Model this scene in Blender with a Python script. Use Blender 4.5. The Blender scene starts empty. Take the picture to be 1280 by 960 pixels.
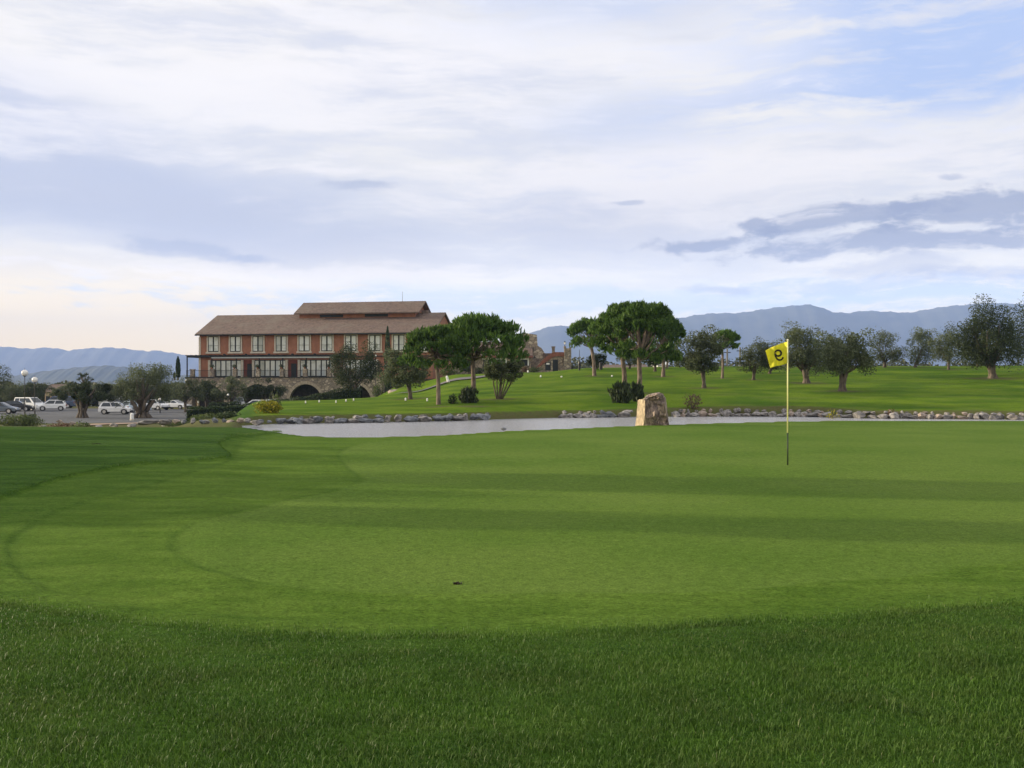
import bpy, math, random
import numpy as np
from mathutils import Vector, noise as mnoise

R = math.radians
rng = np.random.default_rng(7)
random.seed(7)
scn = bpy.context.scene
COL = scn.collection
CAM_Z = 1.45
F = 1280.0

# ------------------------------------------------------------------ helpers
def X(px, D): return (px - 640.0) / F * D
def Z(py, D): return CAM_Z + (480.0 - py) / F * D
def P(px, py, D): return (X(px, D), D, Z(py, D))

def smooth(e0, e1, x):
    t = np.clip((x - e0) / (e1 - e0), 0, 1)
    return t * t * (3 - 2 * t)

def tag(o, label=None, cat=None, group=None, kind=None):
    if label: o['label'] = label
    if cat: o['category'] = cat
    if group: o['group'] = group
    if kind: o['kind'] = kind
    return o

def mesh_np(name, verts, faces_flat, counts, mat=None, parent=None, smooth_sh=False, attrs=None):
    """verts (N,3); faces_flat ints; counts per-face loop totals."""
    me = bpy.data.meshes.new(name)
    verts = np.asarray(verts, dtype=np.float32)
    faces_flat = np.asarray(faces_flat, dtype=np.int32).ravel()
    counts = np.asarray(counts, dtype=np.int32)
    me.vertices.add(len(verts)); me.vertices.foreach_set('co', verts.ravel())
    me.loops.add(len(faces_flat)); me.loops.foreach_set('vertex_index', faces_flat)
    me.polygons.add(len(counts))
    starts = np.concatenate([[0], np.cumsum(counts)[:-1]]).astype(np.int32)
    me.polygons.foreach_set('loop_start', starts)
    me.polygons.foreach_set('loop_total', counts)
    if smooth_sh:
        me.polygons.foreach_set('use_smooth', np.ones(len(counts), dtype=bool))
    me.update(calc_edges=True)
    if attrs:
        for k, a in attrs.items():
            a = np.asarray(a, dtype=np.float32)
            if a.ndim == 1:
                at = me.attributes.new(k, 'FLOAT', 'POINT'); at.data.foreach_set('value', a)
            else:
                at = me.attributes.new(k, 'FLOAT_COLOR', 'POINT')
                at.data.foreach_set('color', a.ravel())
    me.validate()
    if mat: me.materials.append(mat)
    o = bpy.data.objects.new(name, me); COL.objects.link(o)
    if parent: o.parent = parent
    return o

def empty(name, loc=(0, 0, 0), rz=0.0):
    o = bpy.data.objects.new(name, None); COL.objects.link(o)
    o.location = loc; o.rotation_euler = (0, 0, rz)
    o.empty_display_size = 0.3
    return o

def children(o): return list(o.children)

def copy_tree(o, parent=None):
    c = o.copy(); COL.objects.link(c); c.parent = parent
    for ch in children(o): copy_tree(ch, c)
    return c

class MB:
    """collects shapes into one mesh"""
    def __init__(s): s.v = []; s.f = []; s.n = 0
    def add(s, verts, faces):
        b = len(s.v); s.v += [tuple(v) for v in verts]; s.f += [tuple(i + b for i in f) for f in faces]; return s
    def box(s, x0, x1, y0, y1, z0, z1):
        v = [(x0,y0,z0),(x1,y0,z0),(x1,y1,z0),(x0,y1,z0),(x0,y0,z1),(x1,y0,z1),(x1,y1,z1),(x0,y1,z1)]
        return s.add(v, [(0,3,2,1),(4,5,6,7),(0,1,5,4),(1,2,6,5),(2,3,7,6),(3,0,4,7)])
    def prism(s, pts, y0, y1, dz=None):
        """polygon in xz, extruded along y (ccw seen from -y)"""
        n = len(pts)
        v = [(p[0], y0, p[1]) for p in pts] + [(p[0], y1, p[1]) for p in pts]
        f = [tuple(range(n)), tuple(range(2*n-1, n-1, -1))]
        for i in range(n):
            j = (i+1) % n; f.append((j, i, i+n, j+n))
        return s.add(v, f)
    def tube(s, pts, rad, seg=7, cap=True):
        pts = [Vector(p) for p in pts]
        if not hasattr(rad, '__len__'): rad = [rad]*len(pts)
        b = len(s.v)
        for i, p in enumerate(pts):
            d = (pts[min(i+1, len(pts)-1)] - pts[max(i-1, 0)]).normalized()
            a = Vector((0,0,1)) if abs(d.z) < .9 else Vector((1,0,0))
            u = d.cross(a).normalized(); w = d.cross(u).normalized()
            for k in range(seg):
                t = 2*math.pi*k/seg
                s.v.append(tuple(p + (u*math.cos(t) + w*math.sin(t))*rad[i]))
        for i in range(len(pts)-1):
            for k in range(seg):
                a0 = b+i*seg+k; a1 = b+i*seg+(k+1) % seg
                s.f.append((a0, a1, a1+seg, a0+seg))
        if cap:
            s.f.append(tuple(b+k for k in range(seg))[::-1])
            e = b+(len(pts)-1)*seg; s.f.append(tuple(e+k for k in range(seg)))
        return s
    def ball(s, c, r, seg=12, rings=8, sz=1.0):
        v = [(c[0], c[1], c[2]-r*sz)]; f = []
        for i in range(1, rings):
            th = math.pi*i/rings
            for k in range(seg):
                ph = 2*math.pi*k/seg
                v.append((c[0]+r*math.sin(th)*math.cos(ph), c[1]+r*math.sin(th)*math.sin(ph), c[2]-r*sz*math.cos(th)))
        v.append((c[0], c[1], c[2]+r*sz)); L = len(v)-1
        for k in range(seg):
            k2 = (k+1) % seg
            f.append((0, 1+k2, 1+k)); f.append((L, L-seg+k, L-seg+k2))
            for i in range(rings-2):
                a = 1+i*seg
                f.append((a+k, a+k2, a+seg+k2, a+seg+k))
        return s.add(v, f)
    def build(s, name, mat, parent=None, sm=False):
        me = bpy.data.meshes.new(name); me.from_pydata(s.v, [], s.f)
        if sm:
            for p in me.polygons: p.use_smooth = True
        me.materials.append(mat)
        o = bpy.data.objects.new(name, me); COL.objects.link(o)
        if parent: o.parent = parent
        return o

# ------------------------------------------------------------------ node maths
class N:
    def __init__(s, nt, sock): s.nt = nt; s.s = sock
    @staticmethod
    def m(nt, op, *a):
        n = nt.nodes.new('ShaderNodeMath'); n.operation = op
        for i, x in enumerate(a):
            if isinstance(x, N): nt.links.new(x.s, n.inputs[i])
            else: n.inputs[i].default_value = x
        return N(nt, n.outputs[0])
    def __add__(s, o): return N.m(s.nt, 'ADD', s, o)
    __radd__ = __add__
    def __sub__(s, o): return N.m(s.nt, 'SUBTRACT', s, o)
    def __rsub__(s, o): return N.m(s.nt, 'SUBTRACT', o, s)
    def __mul__(s, o): return N.m(s.nt, 'MULTIPLY', s, o)
    __rmul__ = __mul__
    def __truediv__(s, o): return N.m(s.nt, 'DIVIDE', s, o)
    def f(s, op, *a): return N.m(s.nt, op, s, *a)
    def clamp(s): return s.f('MAXIMUM', 0.0).f('MINIMUM', 1.0)
def sstep(x, a, b):
    n = x.nt.nodes.new('ShaderNodeMapRange'); n.interpolation_type = 'SMOOTHSTEP'
    x.nt.links.new(x.s, n.inputs[0]); n.inputs[1].default_value = a; n.inputs[2].default_value = b
    return N(x.nt, n.outputs[0])
def mixc(nt, fac, a, b, mode='MIX'):
    n = nt.nodes.new('ShaderNodeMix'); n.data_type = 'RGBA'; n.blend_type = mode
    for i, x in ((0, fac), (6, a), (7, b)):
        if isinstance(x, N): nt.links.new(x.s, n.inputs[i])
        elif isinstance(x, bpy.types.NodeSocket): nt.links.new(x, n.inputs[i])
        elif i == 0: n.inputs[0].default_value = x
        else: n.inputs[i].default_value = (*x, 1)
    return n.outputs[2]
def noise(nt, vec, scale, detail=3, rough=.5, dist=0.0, lac=2.0, out=0):
    n = nt.nodes.new('ShaderNodeTexNoise')
    if vec is not None: nt.links.new(vec, n.inputs['Vector'])
    n.inputs['Scale'].default_value = scale; n.inputs['Detail'].default_value = detail
    n.inputs['Roughness'].default_value = rough; n.inputs['Distortion'].default_value = dist
    return N(nt, n.outputs[out])
def mapping(nt, vec, scale=(1,1,1), rot=(0,0,0), loc=(0,0,0)):
    n = nt.nodes.new('ShaderNodeMapping'); nt.links.new(vec, n.inputs[0])
    n.inputs['Scale'].default_value = scale; n.inputs['Rotation'].default_value = rot; n.inputs['Location'].default_value = loc
    return n.outputs[0]

def new_mat(name):
    m = bpy.data.materials.new(name); m.use_nodes = True
    nt = m.node_tree; nt.nodes.clear()
    out = nt.nodes.new('ShaderNodeOutputMaterial'); b = nt.nodes.new('ShaderNodeBsdfPrincipled')
    nt.links.new(b.outputs[0], out.inputs[0])
    return m, nt, b, out

def coord(nt, kind='Object'):
    t = nt.nodes.new('ShaderNodeTexCoord'); return t.outputs[kind]
def attr(nt, name):
    a = nt.nodes.new('ShaderNodeAttribute'); a.attribute_name = name; return a
def bump(nt, b, h, strength=.3, dist=.02):
    n = nt.nodes.new('ShaderNodeBump'); n.inputs['Strength'].default_value = strength; n.inputs['Distance'].default_value = dist
    nt.links.new(h.s, n.inputs['Height']); nt.links.new(n.outputs[0], b.inputs['Normal'])

def simple(name, c, c2=None, scale=8., rough=.7, bmp=0., metal=0., spec=.3, stretch=(1,1,1), detail=4, rand=0.):
    m, nt, b, o = new_mat(name)
    v = mapping(nt, coord(nt), stretch)
    nz = noise(nt, v, scale, detail, .6)
    c2 = c2 or tuple(x*.8 for x in c)
    col = mixc(nt, sstep(nz, .35, .65), c, c2)
    if rand:
        oi = nt.nodes.new('ShaderNodeObjectInfo')
        k = N(nt, oi.outputs['Random']) * rand + (1 - rand*.5)
        hs = nt.nodes.new('ShaderNodeHueSaturation'); nt.links.new(col, hs.inputs['Color']); nt.links.new(k.s, hs.inputs['Value'])
        col = hs.outputs[0]
    nt.links.new(col, b.inputs['Base Color'])
    b.inputs['Roughness'].default_value = rough; b.inputs['Metallic'].default_value = metal
    b.inputs['Specular IOR Level'].default_value = spec
    if bmp: bump(nt, b, nz, bmp, .03)
    return m

def foliage(name, a, b_, trans=.3, spec=.25):
    m, nt, b, out = new_mat(name)
    r = N(nt, attr(nt, 'rnd').outputs['Fac'])
    col = mixc(nt, r, a, b_)
    oi = nt.nodes.new('ShaderNodeObjectInfo')
    hs = nt.nodes.new('ShaderNodeHueSaturation'); nt.links.new(col, hs.inputs['Color'])
    nt.links.new((N(nt, oi.outputs['Random'])*.35+.82).s, hs.inputs['Value'])
    col = hs.outputs[0]
    nt.links.new(col, b.inputs['Base Color']); b.inputs['Roughness'].default_value = .6
    b.inputs['Specular IOR Level'].default_value = spec
    tr = nt.nodes.new('ShaderNodeBsdfTranslucent'); nt.links.new(col, tr.inputs[0])
    mx = nt.nodes.new('ShaderNodeMixShader'); mx.inputs[0].default_value = trans
    nt.links.new(b.outputs[0], mx.inputs[1]); nt.links.new(tr.outputs[0], mx.inputs[2]); nt.links.new(mx.outputs[0], out.inputs[0])
    return m

M = {}
M['bark'] = simple('bark', (.16,.13,.10), (.08,.065,.05), 9, .9, .8, stretch=(1,1,.3))
M['pine_bark'] = simple('pine_bark', (.24,.19,.15), (.11,.08,.065), 7, .9, .8, stretch=(1,1,.3))
M['olive'] = foliage('olive_leaves', (.058,.075,.034), (.175,.205,.11), .35)
M['olive_pale'] = foliage('pale_leaves', (.075,.095,.04), (.17,.20,.10), .35)
M['olive_dark'] = foliage('dark_leaves', (.026,.040,.018), (.08,.105,.045), .25)
M['pine'] = foliage('pine_needles', (.032,.072,.016), (.135,.235,.042), .35)
M['cypress'] = foliage('cypress_leaves', (.022,.038,.018), (.05,.08,.035), .15)
M['hedge'] = foliage('hedge_leaves', (.025,.042,.016), (.065,.10,.035), .2)
M['flowery'] = foliage('flowering_leaves', (.12,.15,.02), (.5,.42,.03), .3)
M['shrub'] = foliage('shrub_leaves', (.045,.065,.02), (.13,.17,.05), .3)
M['dry'] = foliage('dry_leaves', (.10,.065,.045), (.22,.14,.09), .3)
M['woods'] = foliage('far_leaves', (.05,.06,.03), (.10,.11,.06), .2)
M['render_red'] = simple('red_render', (.35,.16,.10), (.28,.125,.078), 1.2, .85, .1, stretch=(1,1,.6))
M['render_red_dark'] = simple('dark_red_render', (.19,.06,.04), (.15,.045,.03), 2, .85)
M['surround'] = simple('pale_stone', (.60,.55,.46), (.50,.455,.38), 3, .8)
M['dark_frame'] = simple('dark_joinery', (.018,.024,.028), (.012,.016,.018), 3, .45)
M['asphalt'] = simple('asphalt', (.095,.10,.11), (.07,.073,.08), .7, .9, .2)
M['path'] = simple('path_earth', (.38,.27,.19), (.27,.19,.14), 1.5, .95, .2)
M['road'] = simple('road_surface', (.16,.15,.145), (.12,.115,.11), .8, .9, .2)
M['rock'] = simple('grey_rock', (.30,.28,.265), (.12,.115,.115), 2.2, .85, .9, rand=.5)
M['rock_blue'] = simple('slate_rock', (.21,.22,.24), (.09,.10,.115), 2.2, .85, .9, rand=.5)
M['rock_tan'] = simple('tan_rock', (.40,.33,.275), (.21,.17,.145), 2.2, .85, .9, rand=.4)
M['white_paint'] = simple('white_paint', (.8,.8,.78), (.74,.74,.72), 4, .5)
M['black_metal'] = simple('black_metal', (.02,.02,.022), (.03,.03,.03), 6, .45)
M['globe'] = simple('opal_globe', (.85,.83,.78), (.8,.78,.74), 2, .25, spec=.5)
M['tyre'] = simple('tyre_rubber', (.02,.02,.02), (.03,.03,.03), 6, .9)
M['rim'] = simple('wheel_rim', (.5,.5,.52), (.42,.42,.44), 6, .35, metal=.6)
M['glass'] = simple('car_glass', (.02,.028,.035), (.03,.04,.05), 2, .08, spec=.6)
M['lamp_clear'] = simple('headlamp_glass', (.7,.7,.7), (.6,.6,.6), 9, .15, spec=.6)
M['lamp_red'] = simple('tail_lamp', (.35,.02,.02), (.25,.015,.015), 9, .2, spec=.5)
M['terracotta'] = simple('terracotta_pot', (.35,.14,.08), (.28,.1,.06), 6, .8)
M['brick_red'] = simple('red_brick', (.27,.11,.08), (.17,.075,.055), 5, .9, .3)
M['flag_yellow'] = None
for nm, c in (('car_white', (.78,.79,.80)), ('car_grey', (.12,.15,.19)), ('car_black', (.02,.022,.028)), ('car_silver', (.5,.52,.53)), ('car_blue', (.06,.09,.16)), ('car_paleblue', (.55,.66,.74))):
    M[nm] = simple(nm, c, tuple(x*.93 for x in c), 1.5, .25, spec=.5)

def stone_mat(name, c1, c2, c3, scale):
    m, nt, b, o = new_mat(name)
    v = coord(nt)
    vo = nt.nodes.new('ShaderNodeTexVoronoi'); vo.inputs['Scale'].default_value = scale; nt.links.new(mapping(nt, v, (1,1,1.5)), vo.inputs['Vector'])
    vd = nt.nodes.new('ShaderNodeTexVoronoi'); vd.feature = 'DISTANCE_TO_EDGE'; vd.inputs['Scale'].default_value = scale; nt.links.new(mapping(nt, v, (1,1,1.5)), vd.inputs['Vector'])
    sep = nt.nodes.new('ShaderNodeSeparateColor'); nt.links.new(vo.outputs['Color'], sep.inputs[0])
    r = N(nt, sep.outputs[0]); g = N(nt, sep.outputs[1])
    c = mixc(nt, r, c1, c2); c = mixc(nt, sstep(g, .7, .9), c, c3)
    e = sstep(N(nt, vd.outputs['Distance']), .02, .09)
    c = mixc(nt, e, (.13,.11,.09), c)
    nt.links.new(c, b.inputs['Base Color']); b.inputs['Roughness'].default_value = .9
    bump(nt, b, e, .6, .04)
    return m
M['stone'] = stone_mat('rubble_stone', (.30,.24,.18), (.19,.16,.13), (.42,.35,.27), 2.2)
M['stone_pale'] = stone_mat('pale_rubble_stone', (.36,.29,.21), (.22,.18,.15), (.48,.41,.31), 2.0)

def roof_mat():
    m, nt, b, o = new_mat('roof_tiles')
    v = coord(nt)
    w = nt.nodes.new('ShaderNodeTexWave'); w.wave_type = 'BANDS'; w.bands_direction = 'X'; w.inputs['Scale'].default_value = 1.25
    w.inputs['Distortion'].default_value = .3; nt.links.new(v, w.inputs[0])
    n1 = noise(nt, mapping(nt, v, (2.2, 2.2, 2.2)), 1.1, 5, .75); n2 = noise(nt, v, .35, 3, .6)
    c = mixc(nt, sstep(n1, .35, .68), (.205,.140,.108), (.085,.062,.052))
    c = mixc(nt, sstep(n2, .45, .7) * .6, c, (.19,.16,.125))
    c = mixc(nt, N(nt, w.outputs['Fac']) * .35, c, (.10,.07,.06))
    nt.links.new(c, b.inputs['Base Color']); b.inputs['Roughness'].default_value = .9
    bump(nt, b, N(nt, w.outputs['Fac']), .6, .05)
    return m
M['roof'] = roof_mat()

def curtain_mat():
    m, nt, b, o = new_mat('curtained_glass')
    v = coord(nt)
    w = nt.nodes.new('ShaderNodeTexWave'); w.bands_direction = 'X'; w.inputs['Scale'].default_value = 1.6; w.inputs['Distortion'].default_value = 1.5
    nt.links.new(v, w.inputs[0])
    n1 = noise(nt, v, .8, 2)
    c = mixc(nt, N(nt, w.outputs['Fac'])*.6, (.62,.68,.70), (.40,.47,.49))
    oi = nt.nodes.new('ShaderNodeObjectInfo')
    c = mixc(nt, sstep(n1, .5, .7)*.6, c, (.20,.26,.26))
    c = mixc(nt, sstep(N(nt, oi.outputs['Random']), .55, 1.0)*.55, c, (.14,.19,.20))
    nt.links.new(c, b.inputs['Base Color']); b.inputs['Roughness'].default_value = .12
    b.inputs['Specular IOR Level'].default_value = .5
    return m
M['curtain'] = curtain_mat()

# ------------------------------------------------------------------ terrain
ROWS = [
 (-.60, [(0,0),(12,0),(20,.06),(30,.15),(36,-.02),(48,-1.2),(70,-1.9),(85,-2.2),(170,-2.3),(260,-5),(450,-14),(1000,-20),(40000,-20)]),
 (-.36, [(0,0),(12,0),(20,.05),(30,.12),(36,-.04),(48,-1.0),(70,-1.8),(85,-2.2),(170,-2.3),(260,-5),(450,-14),(1000,-20),(40000,-20)]),
 (-.29, [(0,0),(20,.03),(30,.08),(36,-.05),(45,-.35),(60,-.6),(80,-1.6),(95,-2.2),(170,-2.2),(260,-5),(450,-14),(1000,-20),(40000,-20)]),
 (-.245,[(0,0),(33,0),(50,-.12),(75,-.05),(88,0),(97,-1.0),(105,-2.0),(150,-2.0),(260,-5),(450,-14),(1000,-20),(40000,-20)]),
 (-.15, [(0,0),(40,0),(52,-.12),(80,.1),(95,.05),(104,-.1),(114,-.5),(150,-1.4),(260,-5),(450,-14),(1000,-20),(40000,-20)]),
 (-.10, [(0,0),(40,0),(54,-.12),(85,.3),(108,.5),(120,.75),(140,1.5),(165,1.5),(260,-4),(450,-14),(1000,-20),(40000,-20)]),
 (-.05, [(0,0),(40,0),(55,-.12),(80,.65),(100,1.25),(120,2.2),(135,2.75),(165,2.7),(260,-3),(450,-14),(1000,-20),(40000,-20)]),
 (.02,  [(0,0),(40,0),(58,-.12),(90,1.3),(120,2.75),(135,3.0),(165,2.8),(260,-3),(450,-14),(1000,-20),(40000,-20)]),
 (.08,  [(0,0),(40,0),(60,-.12),(90,1.55),(120,3.2),(128,3.4),(140,3.2),(200,0),(400,-13),(1000,-20),(40000,-20)]),
 (.30,  [(0,0),(40,0),(59,-.08),(90,1.7),(120,3.5),(130,3.75),(145,3.4),(200,0),(400,-13),(1000,-20),(40000,-20)]),
 (.60,  [(0,0),(40,0),(57,-.05),(90,1.8),(120,3.7),(130,3.9),(145,3.6),(200,0),(400,-13),(1000,-20),(40000,-20)]),
]
NEAR = ([-200,280,305,330,350,380,430,500,560,640,700,780,880,985,1050,1280,1500,3000],
        [534,534,534,538,541,545,546.5,545.5,543.5,538.5,536.5,533,529.5,526.5,525.5,525,524,524])
FAR = ([-200,280,350,450,550,620,700,800,920,1010,1080,1280,1600,3000], [44,46,50,51.5,53.5,56,58.7,60.5,61.6,61,58,56,55,55])

def dists(x, y):
    D = np.maximum(y, .45*np.hypot(x, y)) + 1e-6
    return D, np.clip(x / D, -.75, .75)

def pond_in(x, y):
    D, a = dists(x, y); px = a*F + 640
    dn = 1856.0/(np.interp(px, *NEAR)-480.0); df = np.interp(px, *FAR)
    s = np.minimum(np.minimum(D - dn, df + 1.0 - D), (px-292)/F*D)
    s = np.minimum(s, (1500-px)/F*D)
    return s

def H(x, y):
    x = np.asarray(x, float); y = np.asarray(y, float)
    D, a = dists(x, y)
    zs = [np.interp(D, [p[0] for p in t], [p[1] for p in t]) for _, t in ROWS]
    A = [r[0] for r in ROWS]
    z = zs[0].copy()
    for i in range(len(A)-1):
        w = smooth(A[i], A[i+1], a)
        z = np.where(a >= A[i], zs[i]*(1-w) + zs[i+1]*w, z)
    z = np.where(a >= A[-1], zs[-1], z)
    und = .035*np.sin(x*.21+1)*np.cos(y*.17) * smooth(8, 25, D) + .12*np.sin(x*.09)*np.sin(y*.11+.7)*smooth(62, 85, D)*(1-smooth(140, 200, D))*smooth(-.2, -.1, a)
    z = z + und * (1 - smooth(-3, 0, pond_in(x, y)) * .6)
    s = pond_in(x, y)
    z = z*(1-smooth(0, 1.0, s)) + (-1.1)*smooth(0, 1.0, s)
    return z
def h1(x, y): return float(H(np.array([x]), np.array([y]))[0])

def hit(px, py, d0=62, d1=160):
    Ds = np.linspace(d0, d1, 800)
    g = 480 + (CAM_Z - H((px-640)/F*Ds, Ds))/Ds*F
    k = np.where(g <= py)[0]
    return float(Ds[k[0]]) if len(k) else float(Ds[np.argmin(g)])

# turf outlines (world positions on the level ground)
def outline(pp):
    w = np.array([((px-640)/F*1856/(py-480), 1856/(py-480)) for px, py in pp])
    out = []
    n = len(w)
    for i in range(n):                                   # Catmull-Rom
        p0, p1, p2, p3 = w[i-1], w[i], w[(i+1) % n], w[(i+2) % n]
        for t in np.linspace(0, 1, 8, endpoint=False):
            out.append(.5*((2*p1)+(-p0+p2)*t+(2*p0-5*p1+4*p2-p3)*t*t+(-p0+3*p1-3*p2+p3)*t**3))
    return np.array(out)
def sdf(poly, x, y):
    """positive inside"""
    d = np.full(x.shape, 1e9); ins = np.zeros(x.shape, bool)
    a = poly; b = np.roll(poly, -1, axis=0)
    for (ax, ay), (bx, by) in zip(a, b):
        ex, ey = bx-ax, by-ay; L = ex*ex+ey*ey+1e-12
        t = np.clip(((x-ax)*ex+(y-ay)*ey)/L, 0, 1)
        d = np.minimum(d, (x-ax-ex*t)**2+(y-ay-ey*t)**2)
        c = ((ay > y) != (by > y)) & (x < (bx-ax)*(y-ay)/(by-ay+1e-12)+ax)
        ins ^= c
    return np.where(ins, 1, -1)*np.sqrt(d)
GREEN = outline([(1700,529),(1450,527),(1280,527.5),(1120,528),(985,529),(880,532),(780,536),(700,539.5),(600,544),(500,549),(445,556),(425,567),(436,584),(452,598),(425,611),(360,625),(300,640),(245,655),(218,675),(228,697),(270,715),(350,731),(450,739),(600,742),(850,741),(1000,732),(1150,718),(1280,700),(1450,670),(1700,610),(1900,560)])
COLLAR = outline([(1900,524),(1450,523),(1280,524),(1120,524.5),(985,526),(880,529),(780,532),(640,538),(500,545),(420,546.5),(370,546),(335,548),(300,556),(287,577),(240,592),(190,607),(110,627),(60,645),(20,672),(12,692),(30,720),(80,742),(200,763),(430,779),(700,777),(1000,764),(1300,735),(1600,690),(2000,600)])
APRON = outline([(2100,520),(1450,520),(1280,521),(985,523),(780,529),(640,535),(500,542),(420,543),(370,540),(335,544),(295,550),(277,558),(280,566),(288,575),(250,580),(170,586),(100,598),(50,611),(0,626),(-120,655),(-260,700),(-250,735),(-100,755),(0,765),(200,788),(430,805),(640,801),(800,795),(960,785),(1280,762),(1500,735),(1900,660),(2200,560)])

LOT = [(-.66, 88), (-.27, 100), (-.215, 106), (-.20, 142), (-.66, 172)]   # (x/D, D)
def in_lot(x, y):
    D, a = dists(x, y)
    lo = np.interp(a, [-.66,-.27,-.215,-.2], [88,100,106,142]); hi = np.interp(a, [-.66,-.2], [172,142])
    return np.minimum(np.minimum(D-lo, hi-D), (-.2-a)*D)

def build_ground():
    fine = np.arange(-40, 40.001, .1)
    coarse_r = np.arange(42, 180, 3); ang = np.concatenate([-coarse_r[::-1], fine, coarse_r, [180]])
    ang = ang[:-1]
    dy = np.arange(620, 30, -1.1)
    r1 = 1856.0/dy
    r1 = r1[r1 < 43]
    r2 = np.concatenate([np.arange(43.3, 66, .35), np.arange(66, 175, .9), np.geomspace(178, 30000, 60)])
    rr = np.concatenate([[.8, 1.6, 2.4], r1, r2])
    A, Rr = np.meshgrid(np.radians(ang), rr, indexing='ij')
    # rings are set by the forward distance inside the fan so that edges stay crisp
    c = np.maximum(np.cos(A), .72)
    x = Rr*np.sin(A)/c; y = Rr*np.cos(A)/c
    sh = x.shape
    x = x.ravel(); y = y.ravel()
    z = H(x, y)
    near = (np.hypot(x, y) < 75)
    g = np.zeros(x.shape); co = g.copy(); ap = g.copy(); sa = np.full(x.shape, -50.)
    xn, yn = x[near], y[near]
    sg, sc, sap = sdf(GREEN, xn, yn), sdf(COLLAR, xn, yn), sdf(APRON, xn, yn)
    wob = .03*np.sin(xn*3.1+yn*2.3)+.02*np.sin(xn*7.7-yn*5.1)
    g[near] = smooth(-.07, .07, sg+wob); co[near] = smooth(-.3, .3, sc+wob); ap[near] = smooth(-.08, .05, sap+wob)
    # thin strips the mower leaves longer, along the edge of the green and of the collar
    ap[near] -= .42*np.exp(-((sg+.03)/.045)**2)*(1-smooth(-2.5, .5, xn))*smooth(6, 7.5, yn) + .42*np.exp(-(sc/.06)**2)*(1-smooth(-4.5, -3, xn))
    co[near] = np.where(ap[near] < .98, co[near]*np.clip(ap[near], .3, 1), co[near]); g[near] = np.where((ap[near] < .9) & (xn < .5), g[near]*np.clip(ap[near], .3, 1), g[near])
    lip = np.where(xn < -3.5, .055, .025)
    dz = np.zeros(xn.shape)
    dz += -lip*(smooth(-.07, .02, sap+wob*.4)) + lip
    dz += -.012*smooth(-.06, .03, sc+wob*.4)*(1-smooth(-3, 1, xn)) + .012
    dz += -.010*smooth(-.07, .05, sg)
    # the rough is uneven underfoot
    ro = np.where(sap < .1, 1-ap[near], 0)
    dz += ro*.004*np.sin(xn*5+1.3*np.sin(yn*3.1))*np.sin(yn*6+xn)
    dz *= (1-smooth(26, 30, yn)*.7)*(pond_in(xn, yn) < 0)
    z[near] += dz
    z -= .25*smooth(0, 2, in_lot(x, y))
    D, a = dists(x, y)
    # zones: r = putting green, g = collar, b = bare earth, a = apron or lawn
    soil = smooth(-.262, -.285, a)*smooth(33, 37, D)*(1-smooth(200, 260, D))
    soil = np.maximum(soil, smooth(-.35, .1, pond_in(x, y)))
    soil = soil*(1-g)
    for (px_, py_, r_) in ((880,485,1.3),(942,475,1.0),(1008,479,1.8),(1053,489,1.6),(1241,473,2.4),(513,499,1.6),(625,499,1.3),(591,513,1.2),(548,515,.9),(781,488,1.1),(799,492,1.2),(1106,459,1.6),(1144,459,1.6),(1186,462,1.6),(903,473,.9),(743,470,1.2),(829,471,1.2)):
        d_ = hit(px_, py_); x_ = X(px_, d_)
        rr_ = np.hypot(x-x_, y-d_)*(1+.15*np.sin(x*3)+.15*np.sin(y*2.3))
        soil = np.maximum(soil, .85*(1-smooth(r_*.4, r_*1.3, rr_)))
    lawn = smooth(-.26, -.24, a)*smooth(44, 50, D)*(1-smooth(150, 190, D))
    far = smooth(170, 260, D)
    cols = np.stack([g, co, soil, np.clip(ap, 0, 1)], 1)
    na, nr = sh
    i = np.arange(na)[:, None]; j = np.arange(nr-1)[None, :]
    i2 = (i+1) % na
    q = np.stack([i*nr+j, i*nr+j+1, i2*nr+j+1, i2*nr+j], -1).reshape(-1, 4)
    q = q[:, ::-1]
    # centre
    verts = np.concatenate([np.stack([x, y, z], 1), [[0, 0, 0.02]]])
    ci = len(verts)-1
    tri = np.stack([np.full(na, ci), (np.arange(na)+1) % na*nr, np.arange(na)*nr], 1)[:, ::-1]
    flat = np.concatenate([q.ravel(), tri.ravel()]); cnt = np.concatenate([np.full(len(q), 4), np.full(len(tri), 3)])
    cols = np.concatenate([cols, [[0, 0, 0, 0]]]); lf = np.concatenate([np.stack([lawn, far, np.zeros(len(lawn)), np.ones(len(lawn))], 1), [[0,0,0,1]]])
    return mesh_np('ground', verts, flat, cnt, ground_mat(), None, True, {'zone': cols, 'zone_far': lf})

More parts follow.
